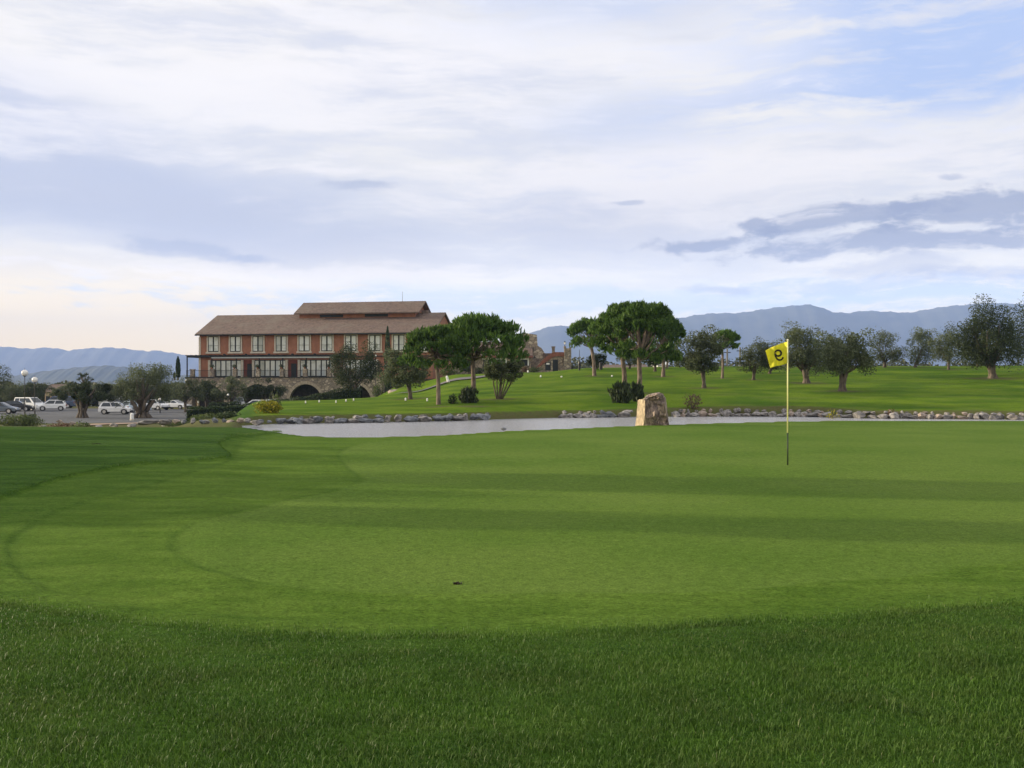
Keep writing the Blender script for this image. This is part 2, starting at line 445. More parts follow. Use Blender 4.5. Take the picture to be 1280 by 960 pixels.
def ground_mat():
    m, nt, b, out = new_mat('turf')
    v = coord(nt)
    at = attr(nt, 'zone'); sp = nt.nodes.new('ShaderNodeSeparateColor'); nt.links.new(at.outputs['Color'], sp.inputs[0])
    g, co, so, ap = N(nt, sp.outputs[0]), N(nt, sp.outputs[1]), N(nt, sp.outputs[2]), N(nt, at.outputs['Alpha'])
    af = attr(nt, 'zone_far'); sf = nt.nodes.new('ShaderNodeSeparateColor'); nt.links.new(af.outputs['Color'], sf.inputs[0])
    la, fa = N(nt, sf.outputs[0]), N(nt, sf.outputs[1])
    n_big = noise(nt, v, .22, 4, .6); n_mid = noise(nt, mapping(nt, v, (.55, 1.6, 1)), 1.4, 4, .65); n_sm = noise(nt, v, 9, 4, .7)
    n_fine = noise(nt, v, 55, 3, .7); n_f2 = noise(nt, mapping(nt, v, (1, 2.2, 1), loc=(7, 3, 0)), 24, 4, .75)
    rough = mixc(nt, sstep(n_mid, .3, .7), (0.0300,0.0726,0.0099), (0.0550,0.1100,0.0154))
    apron = mixc(nt, sstep(n_mid, .32, .68), (0.0522,0.1064,0.0121), (0.0828,0.1444,0.0198))
    coll = mixc(nt, sstep(n_mid, .32, .68), (0.0666,0.1250,0.0138), (0.1000,0.1650,0.0230))
    green = mixc(nt, sstep(n_big, .3, .7), (0.0828,0.1480,0.0199), (0.1188,0.1820,0.0323))
    green = mixc(nt, sstep(n_sm, .55, .8)*.45, green, (.14,.18,.04))
    lawn = mixc(nt, sstep(n_big, .35, .65), (0.0578,0.1176,0.0077), (0.1176,0.1837,0.0126))
    lawn = mixc(nt, sstep(noise(nt, mapping(nt, v, (.3, 1, 1)), .6, 4, .6), .52, .75)*.7, lawn, (.14,.16,.04))
    earth = mixc(nt, sstep(n_sm, .4, .6), (.12,.11,.05), (.085,.10,.035))
    farc = mixc(nt, sstep(noise(nt, v, .006, 4, .6), .4, .6), (.09,.10,.045), (.13,.12,.07))
    c = mixc(nt, ap, rough, apron); c = mixc(nt, co, c, coll); c = mixc(nt, g, c, green)
    c = mixc(nt, la, c, lawn); c = mixc(nt, so, c, earth); c = mixc(nt, fa, c, farc)
    # small tonal flecks of single tufts
    hs = nt.nodes.new('ShaderNodeHueSaturation'); nt.links.new(c, hs.inputs['Color'])
    vv = (n_fine-.5)*1.6 + (n_f2-.5)*2.1 + (n_sm-.5)*.9 + 1.0
    nt.links.new(vv.s, hs.inputs['Value'])
    nt.links.new(hs.outputs[0], b.inputs['Base Color'])
    b.inputs['Roughness'].default_value = 1.0; b.inputs['Specular IOR Level'].default_value = .03
    hgt = n_f2*.7 + n_fine*.4 + n_sm*.8 + n_mid*1.0
    bump(nt, b, hgt, .55, .03)
    return m

ground = tag(build_ground(), kind='structure')

# water
def build_water():
    m, nt, b, out = new_mat('pond_water')
    v = coord(nt)
    b.inputs['Base Color'].default_value = (.33,.33,.34,1); b.inputs['Roughness'].default_value = .2
    b.inputs['IOR'].default_value = 1.33; b.inputs['Specular IOR Level'].default_value = .9
    n = noise(nt, mapping(nt, v, (1, 1.6, 1)), 3.2, 4, .6); n2 = noise(nt, v, 11, 3, .6)
    bump(nt, b, n*.8+n2*.35, 1.0, .14)
    pts = []
    for px in range(285, 1520, 8):
        dn = 1856/(np.interp(px, *NEAR)-480)+.15; pts.append((X(px, dn), dn, -.5))
    for px in range(1512, 280, -8):
        df = np.interp(px, *FAR)+.7; pts.append((X(px, df), df, -.5))
    n_ = len(pts)//2
    mb = MB(); mb.add(pts, [(i, i+1, len(pts)-2-i, len(pts)-1-i) for i in range(n_-1)])
    o = mb.build('water', m)
    return tag(o, kind='structure')
build_water()

# car park, road, path
def drape(name, rows, mat, lift):
    """rows: list of lists of (x,y)"""
    mb = MB(); v = []; n = len(rows[0])
    for r in rows:
        for (x, y) in r: v.append((x, y, h1(x, y)+lift))
    f = [(i*n+j, i*n+j+1, (i+1)*n+j+1, (i+1)*n+j) for i in range(len(rows)-1) for j in range(n-1)]
    mb.add(v, [q[::-1] for q in f]); return tag(mb.build(name, mat, None, True), kind='structure')
rows = []
for k in range(40):
    a = -.66 + (.46)*k/39
    lo = float(np.interp(a, [-.66,-.27,-.215,-.2], [88,100,106,142])); hi = float(np.interp(a, [-.66,-.2], [172,142]))
    rows.append([(a*d, d) for d in np.linspace(lo, hi, 30)])
drape('car_park', rows, M['asphalt'], .0)
def ribbon(name, pts, w, mat, lift, kerb=None):
    pts = np.array(pts, float)
    seg = np.r_[0, np.cumsum(np.hypot(*np.diff(pts, axis=0).T))]
    t = np.linspace(0, seg[-1], 70); c = np.stack([np.interp(t, seg, pts[:,0]), np.interp(t, seg, pts[:,1])], 1)
    for _ in range(6): c[1:-1] = (c[:-2]+c[1:-1]*2+c[2:])/4
    d = np.gradient(c, axis=0); d /= np.hypot(d[:,0], d[:,1])[:,None]; nrm = np.stack([-d[:,1], d[:,0]], 1)
    drape(name, [[tuple(c[i]+nrm[i]*w*s) for s in (.5,.25,0,-.25,-.5)] for i in range(len(c))], mat, lift)
def G(px, D): return (X(px, D), D)
ribbon('road', [G(300, 116), G(345, 112), (X(372, 110), 110), G(400, 108), G(450, 108), G(500, 109), G(540, 112), G(575, 116), G(600, 120), G(640, 124)], 3.4, M['road'], .10)
ribbon('path', [G(-60, 80), G(0, 82), G(60, 86), G(125, 92), G(180, 95), G(215, 97)], 2.4, M['path'], .06)

# ------------------------------------------------------------------ foreground grass
def build_grass():
    m, nt, b, out = new_mat('grass_blade')
    r = N(nt, attr(nt, 'rnd').outputs['Fac']); t = N(nt, attr(nt, 'tip').outputs['Fac'])
    v = coord(nt)
    pn = sstep(noise(nt, v, 1.1, 3, .6), .35, .65)
    pn2 = sstep(noise(nt, v, 3.2, 4, .65, ), .42, .66)
    base = mixc(nt, pn, (0.0220,0.0682,0.0066), (0.0480,0.1232,0.0110))
    lite = mixc(nt, pn, (0.0620,0.1518,0.0143), (0.1100,0.2200,0.0264))
    lite = mixc(nt, pn2*.5, lite, (.14,.16,.05))
    base = mixc(nt, sstep(noise(nt, v, .55, 3, .6), .5, .75)*.5, base, (.05,.052,.018))
    c = mixc(nt, r, base, lite)
    c = mixc(nt, sstep(r, .975, .985), c, (.24,.25,.12))
    c = mixc(nt, t*.35, c, (.15,.22,.05))
    nt.links.new(c, b.inputs['Base Color']); b.inputs['Roughness'].default_value = .5; b.inputs['Specular IOR Level'].default_value = .2
    tr = nt.nodes.new('ShaderNodeBsdfTranslucent'); nt.links.new(c, tr.inputs[0])
    mx = nt.nodes.new('ShaderNodeMixShader'); mx.inputs[0].default_value = .35
    nt.links.new(b.outputs[0], mx.inputs[1]); nt.links.new(tr.outputs[0], mx.inputs[2]); nt.links.new(mx.outputs[0], out.inputs[0])
    Y0, Y1 = 3.1, 8.6
    n = 1000000
    y = rng.uniform(Y0, Y1, n); x = rng.uniform(-6.8, 6.8, n)
    k = np.abs(x) < .62*y+1.2
    x, y = x[k], y[k]
    xl = rng.uniform(-17, -3, 420000); yl = rng.uniform(7, 34, 420000)
    kk = (np.abs(xl) < .66*yl+.8); xl, yl = xl[kk], yl[kk]
    sl_ = sdf(APRON, xl, yl)+.4*(.03*np.sin(xl*3.1+yl*2.3)+.02*np.sin(xl*7.7-yl*5.1)); kk = (sl_ < 0) & (sl_ > -.28-.25*rng.uniform(size=len(xl)))
    x = np.concatenate([x, xl[kk]]); y = np.concatenate([y, yl[kk]])
    s = sdf(APRON, x, y) + .03*np.sin(x*3.1+y*2.3)+.02*np.sin(x*7.7-y*5.1)
    # uneven growth: tufts
    cl = np.sin(x*4.3+np.sin(y*5.7)*1.7)*np.sin(y*6.1+np.sin(x*3.9)*1.4)
    keep = (s < np.where(y > 8.6, .1, .05)+.14*np.abs(rng.normal(size=len(x)))*rng.uniform(size=len(x))) & (rng.uniform(size=len(x)) < .93+.07*cl)
    x, y, cl, s = x[keep], y[keep], cl[keep], s[keep]
    n = len(x)
    z = H(x, y) + .036
    hgt = rng.gamma(5.5, .0040, n).clip(.008, .05)*(1+.15*cl)*np.where(s > 0, .42, .55+.45*smooth(0, 1.3, -s))
    w = rng.uniform(.0012, .0024, n)*np.where(y > 9, 2.5, 1); z = np.where(y > 9, z+.02, z)
    th = rng.uniform(0, 2*np.pi, n); lean = rng.uniform(.1, .9, n)*hgt
    lx, ly = np.cos(th), np.sin(th); wx, wy = -ly, lx
    # longer fringe standing along the lip of the left mound
    P0 = np.stack([x, y, z-.01], 1); L = np.stack([lx, ly, np.zeros(n)], 1); W = np.stack([wx, wy, np.zeros(n)], 1)*w[:,None]
    U = np.array([[0, 0, 1.]])
    mid = P0 + U*(hgt*.6+.01)[:,None] + L*(lean*.3)[:,None]; tip = P0 + U*(hgt+.008)[:,None] + L*lean[:,None]
    verts = np.stack([P0-W, P0+W, mid+W*.8, mid-W*.8, tip], 1).reshape(-1, 3)
    b0 = np.arange(n)*5
    quad = np.stack([b0, b0+1, b0+2, b0+3], 1); tri = np.stack([b0+3, b0+2, b0+4], 1)
    rnd = np.repeat(np.clip(rng.beta(1.6, 2.2, n)+.0, 0, 1), 5); 
    hi = rng.uniform(size=n) < .006
    rnd = np.where(np.repeat(hi, 5), 1.0, rnd*.95)
    tipa = np.tile([0, 0, .5, .5, 1.], n)
    o = mesh_np('grass', verts, np.concatenate([quad.ravel(), tri.ravel()]), np.concatenate([np.full(n, 4), np.full(n, 3)]), m, None, False, {'rnd': rnd, 'tip': tipa})
    tag(o, 'long green rough grass in the foreground before the mown apron', 'grass', kind='stuff')
build_grass()

# ------------------------------------------------------------------ plants
def leaf_arrays(c, size, aspect=.45, dirs=None, spread=None):
    """c (N,3) centres -> quads (diamonds)"""
    n = len(c)
    if dirs is None:
        d = rng.normal(size=(n, 3)); d[:, 2] *= .8
    else: d = dirs + rng.normal(size=(n, 3))*(spread or .3)
    d /= np.linalg.norm(d, axis=1)[:, None]+1e-9
    a = rng.normal(size=(n, 3)); w = np.cross(d, a); w /= np.linalg.norm(w, axis=1)[:, None]+1e-9
    s = size*rng.uniform(.6, 1.35, n)[:, None]
    v = np.stack([c-d*s*.5, c+w*s*aspect*.5, c+d*s*.5, c-w*s*aspect*.5], 1).reshape(-1, 3)
    return v
def leaf_obj(name, verts, mat, parent=None, rnd=None):
    n = len(verts)//4
    if rnd is None: rnd = rng.uniform(0, 1, n)**1.4
    q = np.arange(n*4)
    return mesh_np(name, verts, q, np.full(n, 4), mat, parent, False, {'rnd': np.repeat(rnd, 4)})

def fit(V, x0, x1, z0, z1):
    """stretch leaf quads so that the crown fills its measured extent"""
    V = V.copy(); c = V.reshape(-1, 4, 3).mean(1)
    for ax, a, b in ((0, x0, x1), (2, z0, z1)):
        lo, hi = np.percentile(c[:, ax], [1.2, 98.8]); mid = (lo+hi)/2; k = (b-a)/(hi-lo)
        nc = (c[:, ax]-mid)*k+(a+b)/2
        V.reshape(-1, 4, 3)[:, :, ax] += (nc-c[:, ax])[:, None]
    return V
def crown_clumps(n, cx, cy, cz, rx, ry, rz, inner=.35, flat=.0):
    out = []
    while len(out) < n:
        p = rng.normal(size=3); p /= np.linalg.norm(p)
        r = rng.uniform(inner, .9)
        if p[2]*r < -.40+flat: continue
        out.append((cx+p[0]*r*rx, cy+p[1]*r*ry, cz+p[2]*r*rz))
    return np.array(out)

def olive_like(name, base, cx0, cx1, ztop, zbot, mat='olive', leaf=.17, n=6500, trunk_r=.22, fork=.35, limbs=5, dense=1.0, clumps=34, bark='bark', depth=None, lean=0.0):
    """base (x,y,z); crown spans world x cx0..cx1, zbot..ztop"""
    bx, by, bz = base
    t = empty(name, (bx, by, bz), 0)
    rx = (cx1-cx0)/2; ccx = (cx0+cx1)/2-bx; rz = (ztop-zbot)/2; ccz = (ztop+zbot)/2-bz
    ry = depth or rx*.85
    cl = crown_clumps(clumps, ccx, 0, ccz, rx*.82, ry*.82, rz*.85)
    per = max(20, int(n*1.75*dense/len(cl)))
    V = []; RN = []
    for c in cl:
        r = rng.uniform(.14, .29)*min(rx, rz*1.3)
        q = rng.normal(size=(per, 3)); q /= np.linalg.norm(q, axis=1)[:, None]
        q *= (rng.uniform(.25, 1, per)**.5)[:, None]*np.array([r*1.15, r*1.15, r*.85])
        # a few shoots that stick out
        k = rng.uniform(size=per) < .12
        q[k] *= rng.uniform(1.05, 1.35, k.sum())[:, None]
        pts = q + c
        V.append(leaf_arrays(pts, leaf)); RN.append(np.clip(rng.uniform(0, 1, per)**1.5*.8 + rng.uniform(0, .25), 0, 1))
    leaf_obj('crown', fit(np.concatenate(V), cx0-bx, cx1-bx, zbot-bz, ztop-bz), M[mat], t, np.concatenate(RN))
    mb = MB()
    fz = max(.3, (zbot-bz)+fork*rz*.2)
    top = Vector((ccx*.35+lean, 0, fz))
    kx = trunk_r*.8
    if fork <= .1 and trunk_r < .2:
        for i in range(6):
            xx = (i-2.5)/2.5; e = Vector((ccx+xx*rx*.62, rng.uniform(-.4,.4)*ry, zbot-bz+rz*.5))
            mb.tube([(xx*.16, 0, -.1), (xx*.28, 0, .25), Vector((xx*.35, 0, .3)).lerp(e, .5), e], [.075, .06, .05, .03], 6)
    ns = 2 if trunk_r < .3 else (4 if trunk_r < .5 else 7)
    off = .38 if trunk_r < .5 else .72; kk = 1.0 if trunk_r < .5 else .55
    low = Vector((top.x*.4, 0, fz*.5))
    for i in range(ns):
        an = 2*math.pi*i/ns+rng.uniform(0, 1); ox, oy = off*kx*math.cos(an), off*kx*math.sin(an)
        mb.tube([(ox*1.9, oy*1.9, -.3), (ox*1.4, oy*1.4, fz*.08), (low.x*.4+ox*.9, oy*.9, fz*.3), (low.x+ox*1.2, oy*1.2, low.z), (top.x+ox*2.6, oy*2.2, fz)],
                [kx*.95*kk, kx*.78*kk, kx*.62*kk*rng.uniform(.8,1.2), kx*.60*kk*rng.uniform(.8,1.2), kx*.42*kk], 8)
    sel = list(cl[rng.permutation(len(cl))[:limbs*2+2]])
    for i, c in enumerate(sel):
        c = Vector(c); st = low.lerp(top, random.uniform(.1, 1))
        midp = st.lerp(c, .5)+Vector((random.uniform(-.2,.2), random.uniform(-.2,.2), -.14*rz))
        r0 = kx*(.46 if i < limbs else .26)
        mb.tube([st, midp, c], [r0, r0*.62, r0*.2], 6)
    mb.build('trunk', M[bark], t, True)
    return t

def pine_tree(name, base, cx0, cx1, ztop, zbot, tufts=1500, tr=.17, lean=0.0, fork_z=None, mat='pine', flat=.35, needle=.34):
    bx, by, bz = base
    t = empty(name, (bx, by, bz), 0)
    rx = (cx1-cx0)/2; ccx = (cx0+cx1)/2-bx; hz = ztop-zbot; z0 = zbot-bz
    # sub-domes
    nd = 54; doms = []
    for i in range(nd):
        a = rng.uniform(0, 2*np.pi); r = math.sqrt(rng.uniform(0, 1))*.80
        zz = z0 + hz*(.22 + .62*math.sqrt(max(0, 1-r*r*1.25))) - hz*.16*rng.uniform()**2
        doms.append((ccx+rx*r*math.cos(a), rx*.9*r*math.sin(a), zz, rx*rng.uniform(.16, .27)))
    for a in np.linspace(0, 2*np.pi, 11)[:-1]:
        r = rng.uniform(.66, .80); doms.append((ccx+rx*r*math.cos(a), rx*.9*r*math.sin(a), z0+hz*rng.uniform(.14, .34), rx*rng.uniform(.18, .24)))
    tufts = int(tufts*1.5); per = max(12, tufts//len(doms)); V = []; RN = []
    for (dx, dy, dz, dr) in doms:
        q = rng.normal(size=(per, 3)); q /= np.linalg.norm(q, axis=1)[:, None]
        q[:, 2] = np.abs(q[:, 2])*np.where(rng.uniform(size=per) < .82, 1, -.5)
        q *= rng.uniform(.55, 1.0, per)[:, None]
        c = np.array([dx, dy, dz]) + q*np.array([dr, dr, min(dr*.6, hz*.22)])
        up = q*np.array([.7, .7, .5]) + np.array([0, 0, .85])
        tone = rng.uniform(0, 1, per)**1.3
        for _ in range(7):
            off = rng.normal(size=(per, 3))*.05
            V.append(leaf_arrays(c+off+up*.06, needle*rng.uniform(.75, 1.15), .26, up, .38)); RN.append(np.clip(tone*.8+rng.uniform(0, .25, per), 0, 1))
    leaf_obj('crown', fit(np.concatenate(V), cx0-bx, cx1-bx, zbot-bz, ztop-bz), M[mat], t, np.concatenate(RN))
    mb = MB(); fz = fork_z if fork_z is not None else z0*.92
    p0 = Vector((0, 0, -.3)); pf = Vector((lean, 0, fz)); pm = Vector((lean*.35+.05, 0, fz*.5))
    mb.tube([p0, Vector((0,0,.15)), pm, pf, pf.lerp(Vector((ccx, 0, z0+hz*.55)), .8)], [tr*1.35, tr*1.05, tr*.9, tr*.8, tr*.4], 9)
    for i, (dx, dy, dz, dr) in enumerate(doms):
        if i % 2 and i < nd: continue
        c = Vector((dx, dy, dz)); st = pf.lerp(Vector((ccx, 0, z0+hz*.5)), random.uniform(-.05, .6))
        mb.tube([st, st.lerp(c, .5)+Vector((0, 0, -.05*hz)), c], [tr*.38, tr*.26, tr*.1], 5)
    mb.build('trunk', M['pine_bark'], t, True)
    return t

def place(kind, px, py, cx0, cx1, cyt, cyb, label, D=None, group=None, cat='tree', name=None, **k):
    if D is None: D = hit(px, py)
    x = X(px, D); z = h1(x, D)
    fn = pine_tree if kind == 'pine' else olive_like
    nm = name or {'pine': 'pine_tree', 'olive': 'olive_tree'}.get(kind, kind)
    t = fn(nm, (x, D, z), X(cx0, D), X(cx1, D), Z(cyt, D), Z(cyb, D), **k)
    return tag(t, label, cat, group)

# pines
place('pine', 591, 513, 547, 652, 396, 447, 'umbrella pine with straight pale trunk beside the spiky dark bush on the pond bank', tufts=1600, tr=.17, D=67)
place('pine', 548, 515, 507, 584, 411, 458, 'leaning pine with slim pale trunk overlapping the right end of the hotel', tufts=900, tr=.14, lean=-.15, fork_z=2.9, D=65)
place('pine', 781, 488, 741, 812, 382, 438, 'tall pine with the pale trunk, left of the twin trunks behind the standing stone', tufts=1900, tr=.2, lean=-.25)
place('pine', 799, 492, 772, 842, 381, 448, 'tall pine with the darker trunk, right of the twin trunks behind the standing stone', tufts=1900, tr=.2)
place('pine', 743, 470, 713, 772, 400, 431, 'smaller pine with spreading crown left of the twin pine trunks', tufts=1000, tr=.2, lean=-.3)
place('pine', 829, 471, 806, 853, 389, 446, 'pine with dense rounded crown on the right side of the pine clump', tufts=1300, tr=.2)
place('pine', 903, 473, 891, 923, 414, 434, 'thin flat-topped pine standing behind the olive right of the pine clump', tufts=650, tr=.13)
place('pine', 834, 467, 815, 850, 402, 440, 'slender pine at the back of the clump showing only its thin trunk', tufts=500, tr=.14, D=118)
# olives on the lawn
place('olive', 880, 485, 846, 902, 413, 464, 'olive tree with bushy crown just right of the pine clump', n=6500, trunk_r=.22)
place('olive', 942, 475, 922, 968, 427, 464, 'small olive tree directly left of the yellow flag', n=3500, trunk_r=.17)
place('olive', 962, 467, 950, 985, 432, 462, 'dark olive tree hidden behind the yellow flag', n=2500, trunk_r=.2, mat='olive_dark')
place('olive', 1008, 479, 972, 1036, 410, 464, 'large olive tree with stout trunk right behind the flag pole', n=7500, trunk_r=.34)
place('olive', 1053, 489, 1024, 1092, 417, 466, 'olive tree with short forked pale trunk nearest the stone bank', n=7500, trunk_r=.32, fork=.2)
place('olive', 1046, 465, 1030, 1072, 413, 452, 'olive tree partly hidden behind the forked pale-trunked olive', n=2500, trunk_r=.2, D=118, mat='olive_dark')
place('olive', 1106, 459, 1087, 1127, 415, 452, 'olive tree, first of the far row left of the big olive', n=3500, trunk_r=.22)
place('olive', 1144, 459, 1126, 1172, 412, 454, 'olive tree, second of the far row left of the big olive', n=4200, trunk_r=.25)
place('olive', 1186, 462, 1162, 1206, 413, 452, 'olive tree with splayed limbs, third of the far row beside the big olive', n=4200, trunk_r=.2, lean=.1)
place('olive', 1241, 473, 1190, 1272, 380, 456, 'big dark olive tree with twin thick limbs near the right edge', n=12500, trunk_r=.42, mat='olive_dark', clumps=50)
place('olive', 1310, 468, 1250, 1365, 374, 460, 'large dark olive tree cut off by the right edge of the picture', n=12500, trunk_r=.42, mat='olive_dark', clumps=50)
place('olive', 1222, 458, 1200, 1250, 420, 452, 'small olive tree seen under the big olive at the crest', n=2500, trunk_r=.2, D=122)
# by the hotel
place('olive', 625, 499, 607, 652, 450, 475, 'low multi-stemmed olive on the bright lawn in front of the stone annex', n=3200, trunk_r=.07, mat='olive_pale', fork=.1, limbs=6)
place('olive', 513, 499, 478, 535, 440, 480, 'blue-green olive with crooked trunk on the lawn left of the leaning pine', n=6000, trunk_r=.2)
place('olive', 443, 500, 416, 476, 431, 482, 'dark round tree in front of the arches of the hotel', D=112, n=8000, trunk_r=.3, mat='olive_dark')
place('olive', 745, 468, 734, 757, 442, 458, 'small round tree behind the trunk of the spreading pine', D=118, n=2500, trunk_r=.25, mat='olive_dark')
place('olive', 819, 470, 806, 832, 436, 456, 'small dark olive between pine trunks right of the twin pines', D=112, n=2500, trunk_r=.2, mat='olive_dark')
place('olive', 862, 465, 848, 876, 440, 458, 'low dark tree at the crest between clump and bushy olive', D=122, n=2500, trunk_r=.2, mat='olive_dark')
place('olive', 787, 466, 772, 806, 438, 456, 'small tree half hidden between the twin pine trunks', D=118, n=1800, trunk_r=.15)
# car park trees
place('olive', 178, 521, 143, 216, 457, 502, 'large olive with massive gnarled trunk between the parked cars', D=112, n=10000, trunk_r=.85, clumps=44)
place('olive', 103, 521, 68, 142, 479, 501, 'wide flat-crowned olive with thick trunk in the middle of the car park', D=112, n=8000, trunk_r=.55, mat='olive_dark')
place('olive', 232, 512, 206, 254, 474, 500, 'small round olive below the left end of the hotel terrace', D=132, n=4500, trunk_r=.2)
place('olive', 258, 510, 240, 276, 476, 500, 'dark round olive, second from the left below the terrace', D=136, n=3500, trunk_r=.2, mat='olive_dark')
place('olive', 289, 507, 266, 314, 472, 500, 'broad olive, third from the left below the terrace', D=136, n=4500, trunk_r=.2)
place('olive', 332, 506, 312, 356, 474, 497, 'broad olive immediately left of the widest stone arch', D=136, n=4500, trunk_r=.2, mat='olive_dark')
place('olive', -6, 515, -45, 10, 455, 498, 'dark tree cut off by the left edge of the picture', D=150, n=6000, trunk_r=.35, mat='olive_dark')
place('olive', 45, 505, 22, 62, 476, 499, 'bushy tree behind the two globe lamps of the car park', D=172, n=4000, trunk_r=.3, mat='olive_dark')
place('olive', 16, 507, -8, 30, 478, 503, 'pale bushy tree behind the grey car at the left edge', D=170, n=3500, trunk_r=.3)
place('olive', 79, 502, 62, 96, 480, 495, 'tree behind the dark van in the car park', D=176, n=3000, trunk_r=.3)
place('olive', 128, 503, 112, 150, 478, 498, 'tree behind the silver off-roader in the car park', D=176, n=3500, trunk_r=.3)
# off-frame pines whose shade crosses the green
for i, (x, y, hw, h0, h_) in enumerate([(-26, 20.6, 1.5, 4.9, 7.6), (-22, 15.3, .75, 3.8, 6.4), (-34, 22.6, 1.2, 6.4, 8.6), (-30, 17.2, .7, 5.4, 7.6)]):
    t = pine_tree('pine_tree', (x, y, h1(x, y)), x-hw, x+hw, h_, h0, tufts=330, tr=.10)
    tag(t, 'slender pine standing left of the picture whose long shade crosses the green', 'tree', 'pines left of the green')
for i, (x, y, h_) in enumerate([(-25, 24.0, 4.3), (-27, 27.5, 4.4), (-24.5, 21.2, 3.9), (-29, 31.0, 4.3), (-22.5, 19.0, 3.9), (-21, 17.0, 3.7), (-20, 14.4, 3.1)]):
    t = olive_like('olive_tree', (x, y, h1(x, y)), x-2.2, x+2.2, h_, .9, n=5000, trunk_r=.25)
    tag(t, 'olive tree standing left of the picture whose shade darkens the left mound', 'tree', 'olives left of the mound')

def cypress(px, py, w, ytop, D, label, zb=None):
    x = X(px, D); z = zb if zb is not None else h1(x, D)
    t = empty('cypress_tree', (x, D, z)); h = Z(ytop, D)-z; r = w/F*D/2
    n = 2200; u = rng.uniform(.02, 1, n); a = rng.uniform(0, 2*np.pi, n)
    prof = np.interp(u, [0, .08, .5, .85, 1], [.6, .9, 1, .6, .08])*r*rng.uniform(.6, 1.12, n)
    c = np.stack([prof*np.cos(a), prof*np.sin(a), u*h], 1)
    leaf_obj('crown', leaf_arrays(c, .26, .4, np.tile([0, 0, 1.], (n, 1)), .3), M['cypress'], t)
    MB().tube([(0,0,-.4), (0,0,h*.6)], [.12, .05], 6).build('trunk', M['bark'], t, True)
    return tag(t, label, 'tree')
cypress(222.5, 476, 5.5, 446, 150, 'slim dark cypress rising at the left end of the terrace', 2.4)
cypress(484.5, 480, 8, 408, 138, 'tall narrow cypress against the hotel wall between two windows')
cypress(218, 476, 2.6, 466, 151, 'very small cypress beside the slim one at the left end of the terrace', 2.4)

def bush(name, px, py, w, h, D, label, mat='shrub', n=1400, leaf=.13, upright=False, cat='shrub', group=None, zb=None, stems=5):
    x = X(px, D); z = zb if zb is not None else h1(x, D)
    t = empty(name, (x, D, z)); rx = w/F*D/2; hz = h/F*D
    q = rng.normal(size=(n, 3)); q /= np.linalg.norm(q, axis=1)[:, None]
    q *= (rng.uniform(.2, 1, n)**.5)[:, None]
    lob = 1+.22*np.sin(np.arctan2(q[:,1], q[:,0])*3+px)+.15*np.sin(q[:,2]*7+q[:,0]*5+px)
    c = np.stack([q[:,0]*rx*lob, q[:,1]*rx*.8*lob, hz*.45+q[:,2]*hz*.52*lob], 1); c[:,2] = np.maximum(c[:,2], .02)
    dirs = None; sp = None
    if upright: dirs = c*np.array([.4,.4,0])+np.array([0,0,1.]); sp = .25
    leaf_obj('foliage', leaf_arrays(c, leaf, .3 if upright else .5, dirs, sp), M[mat], t)
    mb = MB()
    for i in range(stems):
        a = random.uniform(0, 6.28); mb.tube([(0,0,-.1), (rx*.5*math.cos(a), rx*.4*math.sin(a), hz*.6)], [.03, .012], 5)
    mb.build('stem', M['bark'], t)
    return tag(t, label, cat, group)
# spiky bushes
bush('spiky_bush', 585, 515, 22, 20, 66, 'dark spiky bush at the foot of the straight pale pine trunk', 'olive_dark', 900, .32, True, cat='bush')
bush('spiky_bush', 778, 514, 27, 25, 66, 'large dark spiky bush left of the standing stone', 'olive_dark', 1500, .4, True, cat='bush')
bush('spiky_bush', 797, 513, 16, 23, 67, 'dark spiky bush immediately behind the standing stone', 'olive_dark', 900, .36, True, cat='bush')
bush('small_bush', 566, 516, 12, 12, 65, 'low green tuft between the two pine trunks on the bank', 'hedge', 400, .12, cat='bush')
bush('flowering_bush', 337, 527, 34, 17, 53, 'yellow flowering bush at the left end of the pond bank', 'flowery', 1800, .11, cat='bush')
bush('flowering_bush', 344, 520, 20, 26, 53.5, 'thin feathery green bush rising behind the yellow flowers', 'shrub', 350, .12, True, cat='bush')
bush('dry_bush', 866, 521, 26, 20, 62, 'sparse reddish weed bush among the boulders right of the standing stone', 'dry', 420, .12, cat='bush')
bush('dry_bush', 1114, 520, 20, 18, 58, 'brown thorny bush among the boulders right of the flag', 'dry', 600, .12, cat='bush')
bush('small_bush', 1040, 522, 18, 26, 58, 'pale yellow-green feathery weed at the lawn edge near the forked olive', 'flowery', 130, .14, True, cat='bush')
bush('round_bush', 24, 531, 54, 18, 84, 'broad dark bush with yellowish top at the left edge before the cars', 'shrub', 3200, .16, cat='bush')
bush('dry_bush', 78, 534, 40, 14, 62, 'brown withered plant bed below the flat-crowned olive', 'dry', 1500, .13, cat='bush')
bush('dry_bush', 103, 536, 26, 16, 60, 'brown and green tangle right of the withered plant bed', 'shrub', 700, .13, cat='bush')
bush('round_bush', 220, 519, 48, 8, 78, 'low clipped shrub right of the massive gnarled trunk', 'shrub', 1500, .12, cat='bush')
bush('round_bush', 265, 519, 64, 11, 76, 'long low brownish shrub above the small boulders', 'shrub', 2400, .12, cat='bush')
bush('round_bush', 283, 528, 30, 9, 55, 'dark low plant trailing over the boulders left of the yellow flowers', 'hedge', 1200, .09, cat='bush')
bush('round_bush', 40, 517, 12, 6, 110, 'tiny dark shrub on the car park verge', 'hedge', 300, .14, cat='bush')
bush('round_bush', 240, 514, 14, 8, 108, 'small green shrub by the kerb under the terrace', 'shrub', 400, .14, cat='bush')
bush('ivy_clump', 414, 500, 14, 29, 149.5, 'ivy hanging over the stone pier between two arches', 'hedge', 1600, .2, cat='ivy', zb=-.9)
bush('round_bush', 472, 492, 14, 16, 138, 'yellowish shrub at the right end of the arches', 'shrub', 800, .18, cat='bush')
